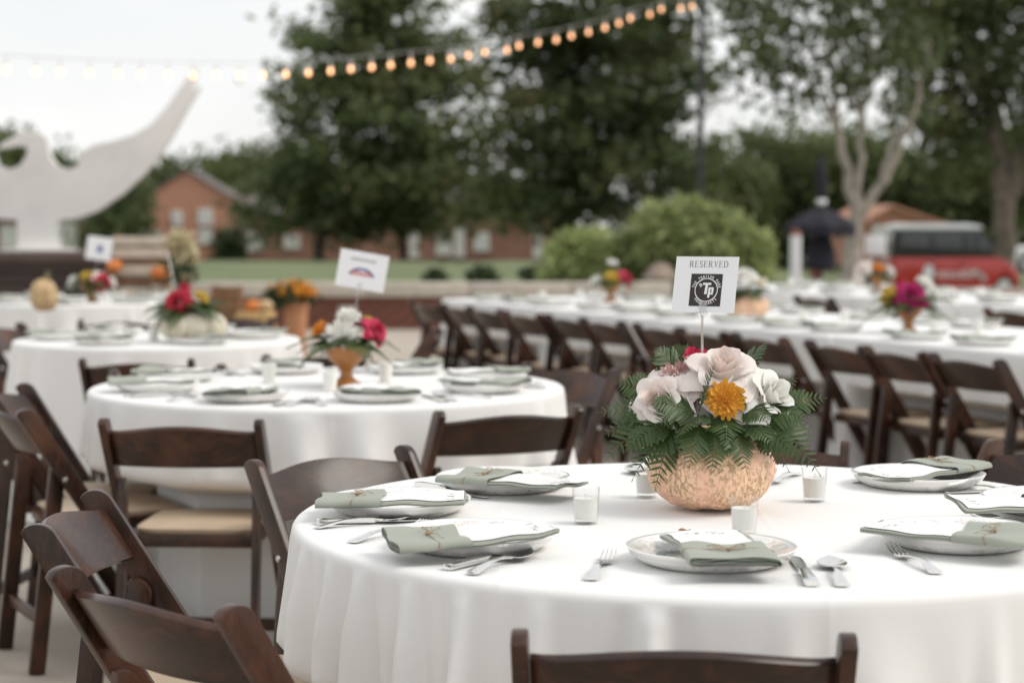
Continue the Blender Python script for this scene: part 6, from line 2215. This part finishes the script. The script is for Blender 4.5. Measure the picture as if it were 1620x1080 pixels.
bouquet(vb + Vector((0, 0, .12)), spread(vb.y, [(116, 447, 12, 'mum', 'ivory', 'white chrysanthemum', 0), (138, 440, 14, 'mum', 'yellow', 'yellow chrysanthemum', 0), (158, 441, 11, 'rose', 'blush', 'blush rose', 0), (163, 447, 12, 'rose', 'crimson', 'crimson rose', -.04), (176, 446, 9, 'mum', 'ivory', 'small white chrysanthemum', 0)]),
        12, .2, 'on the farthest left table', 8, .4)
tg = on(70, 492, TZ); gt = empty('tan_gourd', tg); tag(gt, 'knobbly upright tan gourd on the farthest left table', 'gourd')
link('shell', pumpkin_mesh(.082, .20, 9, 7, .12, .012, 60, 40), M['tan_pumpkin'], gt)
link('stem', stem_geo(.05, .02), M['stem'], gt).location = (.015, 0, .175)

ub = on(1437, 527, TZ); urn(ub, 1.15, 'amber urn of bright flowers on the front long row, right')
bouquet(ub + Vector((0, 0, .145)), spread(ub.y, [(1409, 470, 19, 'mum', 'yellow', 'yellow chrysanthemum', 0), (1439, 470, 21, 'rose', 'magenta', 'large magenta rose', -.04), (1462, 450, 17, 'mum', 'ivory', 'white chrysanthemum', 0), (1478, 468, 14, 'mum', 'ivory', 'smaller white chrysanthemum', 0),
        (1424, 452, 12, 'rose', 'crimson', 'crimson rose', .04)]), 17, .2, 'in the right urn of the front row', 9, .4)
cb = on(1182, 503, TZ); low_pumpkin(cb, .12, .14, 'peach_pumpkin', 'peach pumpkin behind the reserved sign on the front long row', 6)
bouquet(cb + Vector((0, 0, .14)), spread(cb.y, [(1178, 440, 17, 'rose', 'ivory', 'white rose', 0), (1198, 446, 11, 'mum', 'yellow', 'yellow chrysanthemum', 0), (1150, 445, 14, 'rose', 'blush', 'blush rose', 0)]), 14, .17, 'on the pumpkin behind the sign', 10, .45)
ub = on(966, 477, TZ); urn(ub, 1.0, 'amber urn of flowers on the far end of the front long row')
bouquet(ub + Vector((0, 0, .12)), spread(ub.y, [(944, 449, 14, 'mum', 'ivory', 'white chrysanthemum', 0), (968, 440, 13, 'mum', 'yellow', 'yellow chrysanthemum', -.02), (988, 441, 12, 'rose', 'hotpink', 'pink rose', 0), (969, 417, 10, 'mum', 'ivory', 'topmost white chrysanthemum', .03)]), 13, .16, 'in the far urn of the front row', 11, .4)
ub = on(1388, 460, TZ); urn(ub, 1.0, 'amber urn of flowers on the back long row beside the shuttle')
bouquet(ub + Vector((0, 0, .12)), spread(ub.y, [(1366, 430, 15, 'rose', 'blush', 'pale blush rose', 0), (1389, 426, 13, 'mum', 'orange', 'orange chrysanthemum', 0), (1407, 430, 11, 'mum', 'ivory', 'white chrysanthemum', 0)]), 12, .16, 'in the urn on the back long row', 12, .4)

# ---------------------------------------------------------------- rustic display at the left
Y = 15.5
cx_, gz = at(225, 470, Y).x, 0.0
stand = empty('slatted_stand', (cx_, Y, 0)); tag(stand, 'rustic stand of brown boards and whitewashed slats behind the farthest left table', 'stand')
def zpx(py): return at(225, py, Y).z
for s in (-1, 1):
    link('post', MB().add(box(s * .19, .0, zpx(372) / 2, .05, .20, zpx(372))).mesh('post', bevel=.005), M['rustic'], stand)
for py, mt in ((381, 'whitewash'), (400, 'whitewash'), (427, 'whitewash'), (462, 'whitewash')):
    link('slat', MB().add(box(random.uniform(-.01, .01), -.12, zpx(py), .43, .03, .085 if py > 390 else .075)).mesh('slat', bevel=.006), M[mt], stand)
for py in (391, 413, 445, 485):
    link('board', MB().add(box(0, -.015, zpx(py), .33, .18, .05)).mesh('board', bevel=.005), M['rustic'], stand)
p = at(180, 418, Y - .2); low_pumpkin((p.x, p.y, p.z - .06), .065, .10, 'orange_pumpkin', 'small bright orange pumpkin at the left corner of the slatted stand', 12)
link('shelf', MB().add(box(-.26, -.2, p.z - .075, .16, .16, .02)).mesh('shelf', bevel=.004), M['rustic'], stand)
p = at(252, 428, Y - .22); low_pumpkin((p.x, p.y, p.z - .07), .075, .11, 'orange_pumpkin', 'orange pumpkin at the right of the slatted stand', 13)
link('shelf', MB().add(box(.16, -.22, p.z - .085, .18, .2, .02)).mesh('shelf', bevel=.004), M['rustic'], stand)
# cream dried flower bunch
Y = 15.0
p = at(288, 440, Y)
db = empty('dried_flower_bunch', (p.x, Y, 0)); tag(db, 'tall bunch of cream and yellow-green dried flowers beside the slatted stand', 'flowers')
cre = leafy('cream_dried_flowers', (0.42, 0.36, 0.20), (0.70, 0.63, 0.44), .8, 8.0, .2)
bl = [((0, 0, at(288, 390, Y).z), (.09, .09, .07)), ((-.03, 0, at(275, 385, Y).z), (.07, .07, .08)), ((.03, 0, at(290, 410, Y).z), (.08, .08, .10)), ((.02, 0, at(290, 440, Y).z), (.05, .05, .06))]
link('blooms', leaf_cloud(bl, 60, 14, .05, .025, 77), cre, db)
link('foliage', leaf_cloud([((.01, 0, at(290, 428, Y).z), (.09, .08, .09))], 30, 12, .06, .03, 78), M['shrub'], db)
for k in range(5):
    link('stem', MB().add(tube([(random.uniform(-.02, .02), 0, .5), (random.uniform(-.05, .05), 0, at(288, 410, Y).z)], .005, 5)).mesh('stem'), M['stem'], db)
link('jug', MB().add(lathe([(0, 0), (.09, 0), (.11, .2), (.08, .45), (.06, .55), (.07, .58), (.055, .56), (0, .5)], 20)).mesh('jug'), M['black_metal'], db)
# straw bales, crate, pumpkins and the potted mum beside the wall
Y = 17.0
p0, p1 = at(338, 470, Y), at(382, 470, Y)
zt = at(360, 452, Y).z
hb = empty('wooden_crate', ((p0.x + p1.x) / 2, Y, 0)); tag(hb, 'tall brown wooden crate behind the cream pumpkin flowers', 'crate')
wd = p1.x - p0.x
for k in range(6):
    link('board', MB().add(box(0, -.13, zt * (k + .5) / 6, wd, .02, zt / 6 - .012)).mesh('board', bevel=.003, seg=1), M['rustic'], hb)
for s in (-1, 1): link('post', MB().add(box(s * (wd / 2 - .02), 0, zt / 2, .04, .24, zt)).mesh('post', bevel=.003, seg=1), M['rustic'], hb)
p0, p1 = at(388, 470, Y), at(425, 470, Y)
zt = at(405, 492, Y).z
hb = empty('straw_bale', ((p0.x + p1.x) / 2, Y - .1, 0)); tag(hb, 'golden straw bale with pumpkins piled on it left of the potted mum', 'straw bale')
wd = p1.x - p0.x + .12
link('straw', MB().add(box(0, 0, zt / 2, wd, .34, zt)).mesh('straw', bevel=.04, seg=3), M['straw'], hb)
for s in (-.25, .25): link('cord', MB().add(box(s * wd, 0, zt / 2, .012, .35, zt + .008)).mesh('cord', bevel=.002, seg=1), M['twine'], hb)
for px, py, rr, mt, lab in ((400, 484, .075, 'orange_pumpkin', 'orange pumpkin on the left of the straw bale'), (420, 488, .07, 'tan_pumpkin', 'tan pumpkin on the right of the straw bale')):
    q = at(px, py, Y - .12); low_pumpkin((q.x, q.y, zt + .001), rr, .11, mt, lab, int(px))
q = at(432, 512, Y - .45); low_pumpkin((q.x, q.y, 0), .10, .22, 'orange_pumpkin', 'orange pumpkin on the ground before the straw bale', 3)
Y = 18.0
q = at(468, 500, Y)
pm_ = empty('potted_mum', (q.x, Y, 0)); tag(pm_, 'potted mum with orange blooms in a terracotta pot before the brick wall', 'potted plant')
zr = at(468, 477, Y).z
link('pot', MB().add(lathe([(0, 0), (.085, 0), (.115, zr - .06), (.13, zr - .06), (.13, zr), (.11, zr), (.1, zr - .03), (0, zr - .03)], 28)).mesh('pot', True, 50), M['terracotta'], pm_)
link('foliage', leaf_cloud([((-.05, 0, zr + .05), (.20, .17, .10))], 90, 14, .055, .03, 81), M['mumleaf'], pm_)
o = link('blooms', leaf_cloud([((-.04, 0, zr + .10), (.21, .17, .08)), ((-.09, -.03, zr + .06), (.14, .1, .05))], 90, 10, .05, .018, 82), M['orange'], pm_); o['kind'] = 'stuff'
# wall light
q = at(550, 490, WALL_Y - .01)
wl_ = empty('wall_light', q); tag(wl_, 'small pale wall light on the brick retaining wall', 'light fixture')
link('housing', MB().add(box(0, 0, 0, .22, .035, .10)).mesh('housing', bevel=.008), M['limestone'], wl_)
link('louvre', MB().add(box(0, -.022, -.01, .17, .012, .05)).mesh('louvre', bevel=.003), M['trim'], wl_)
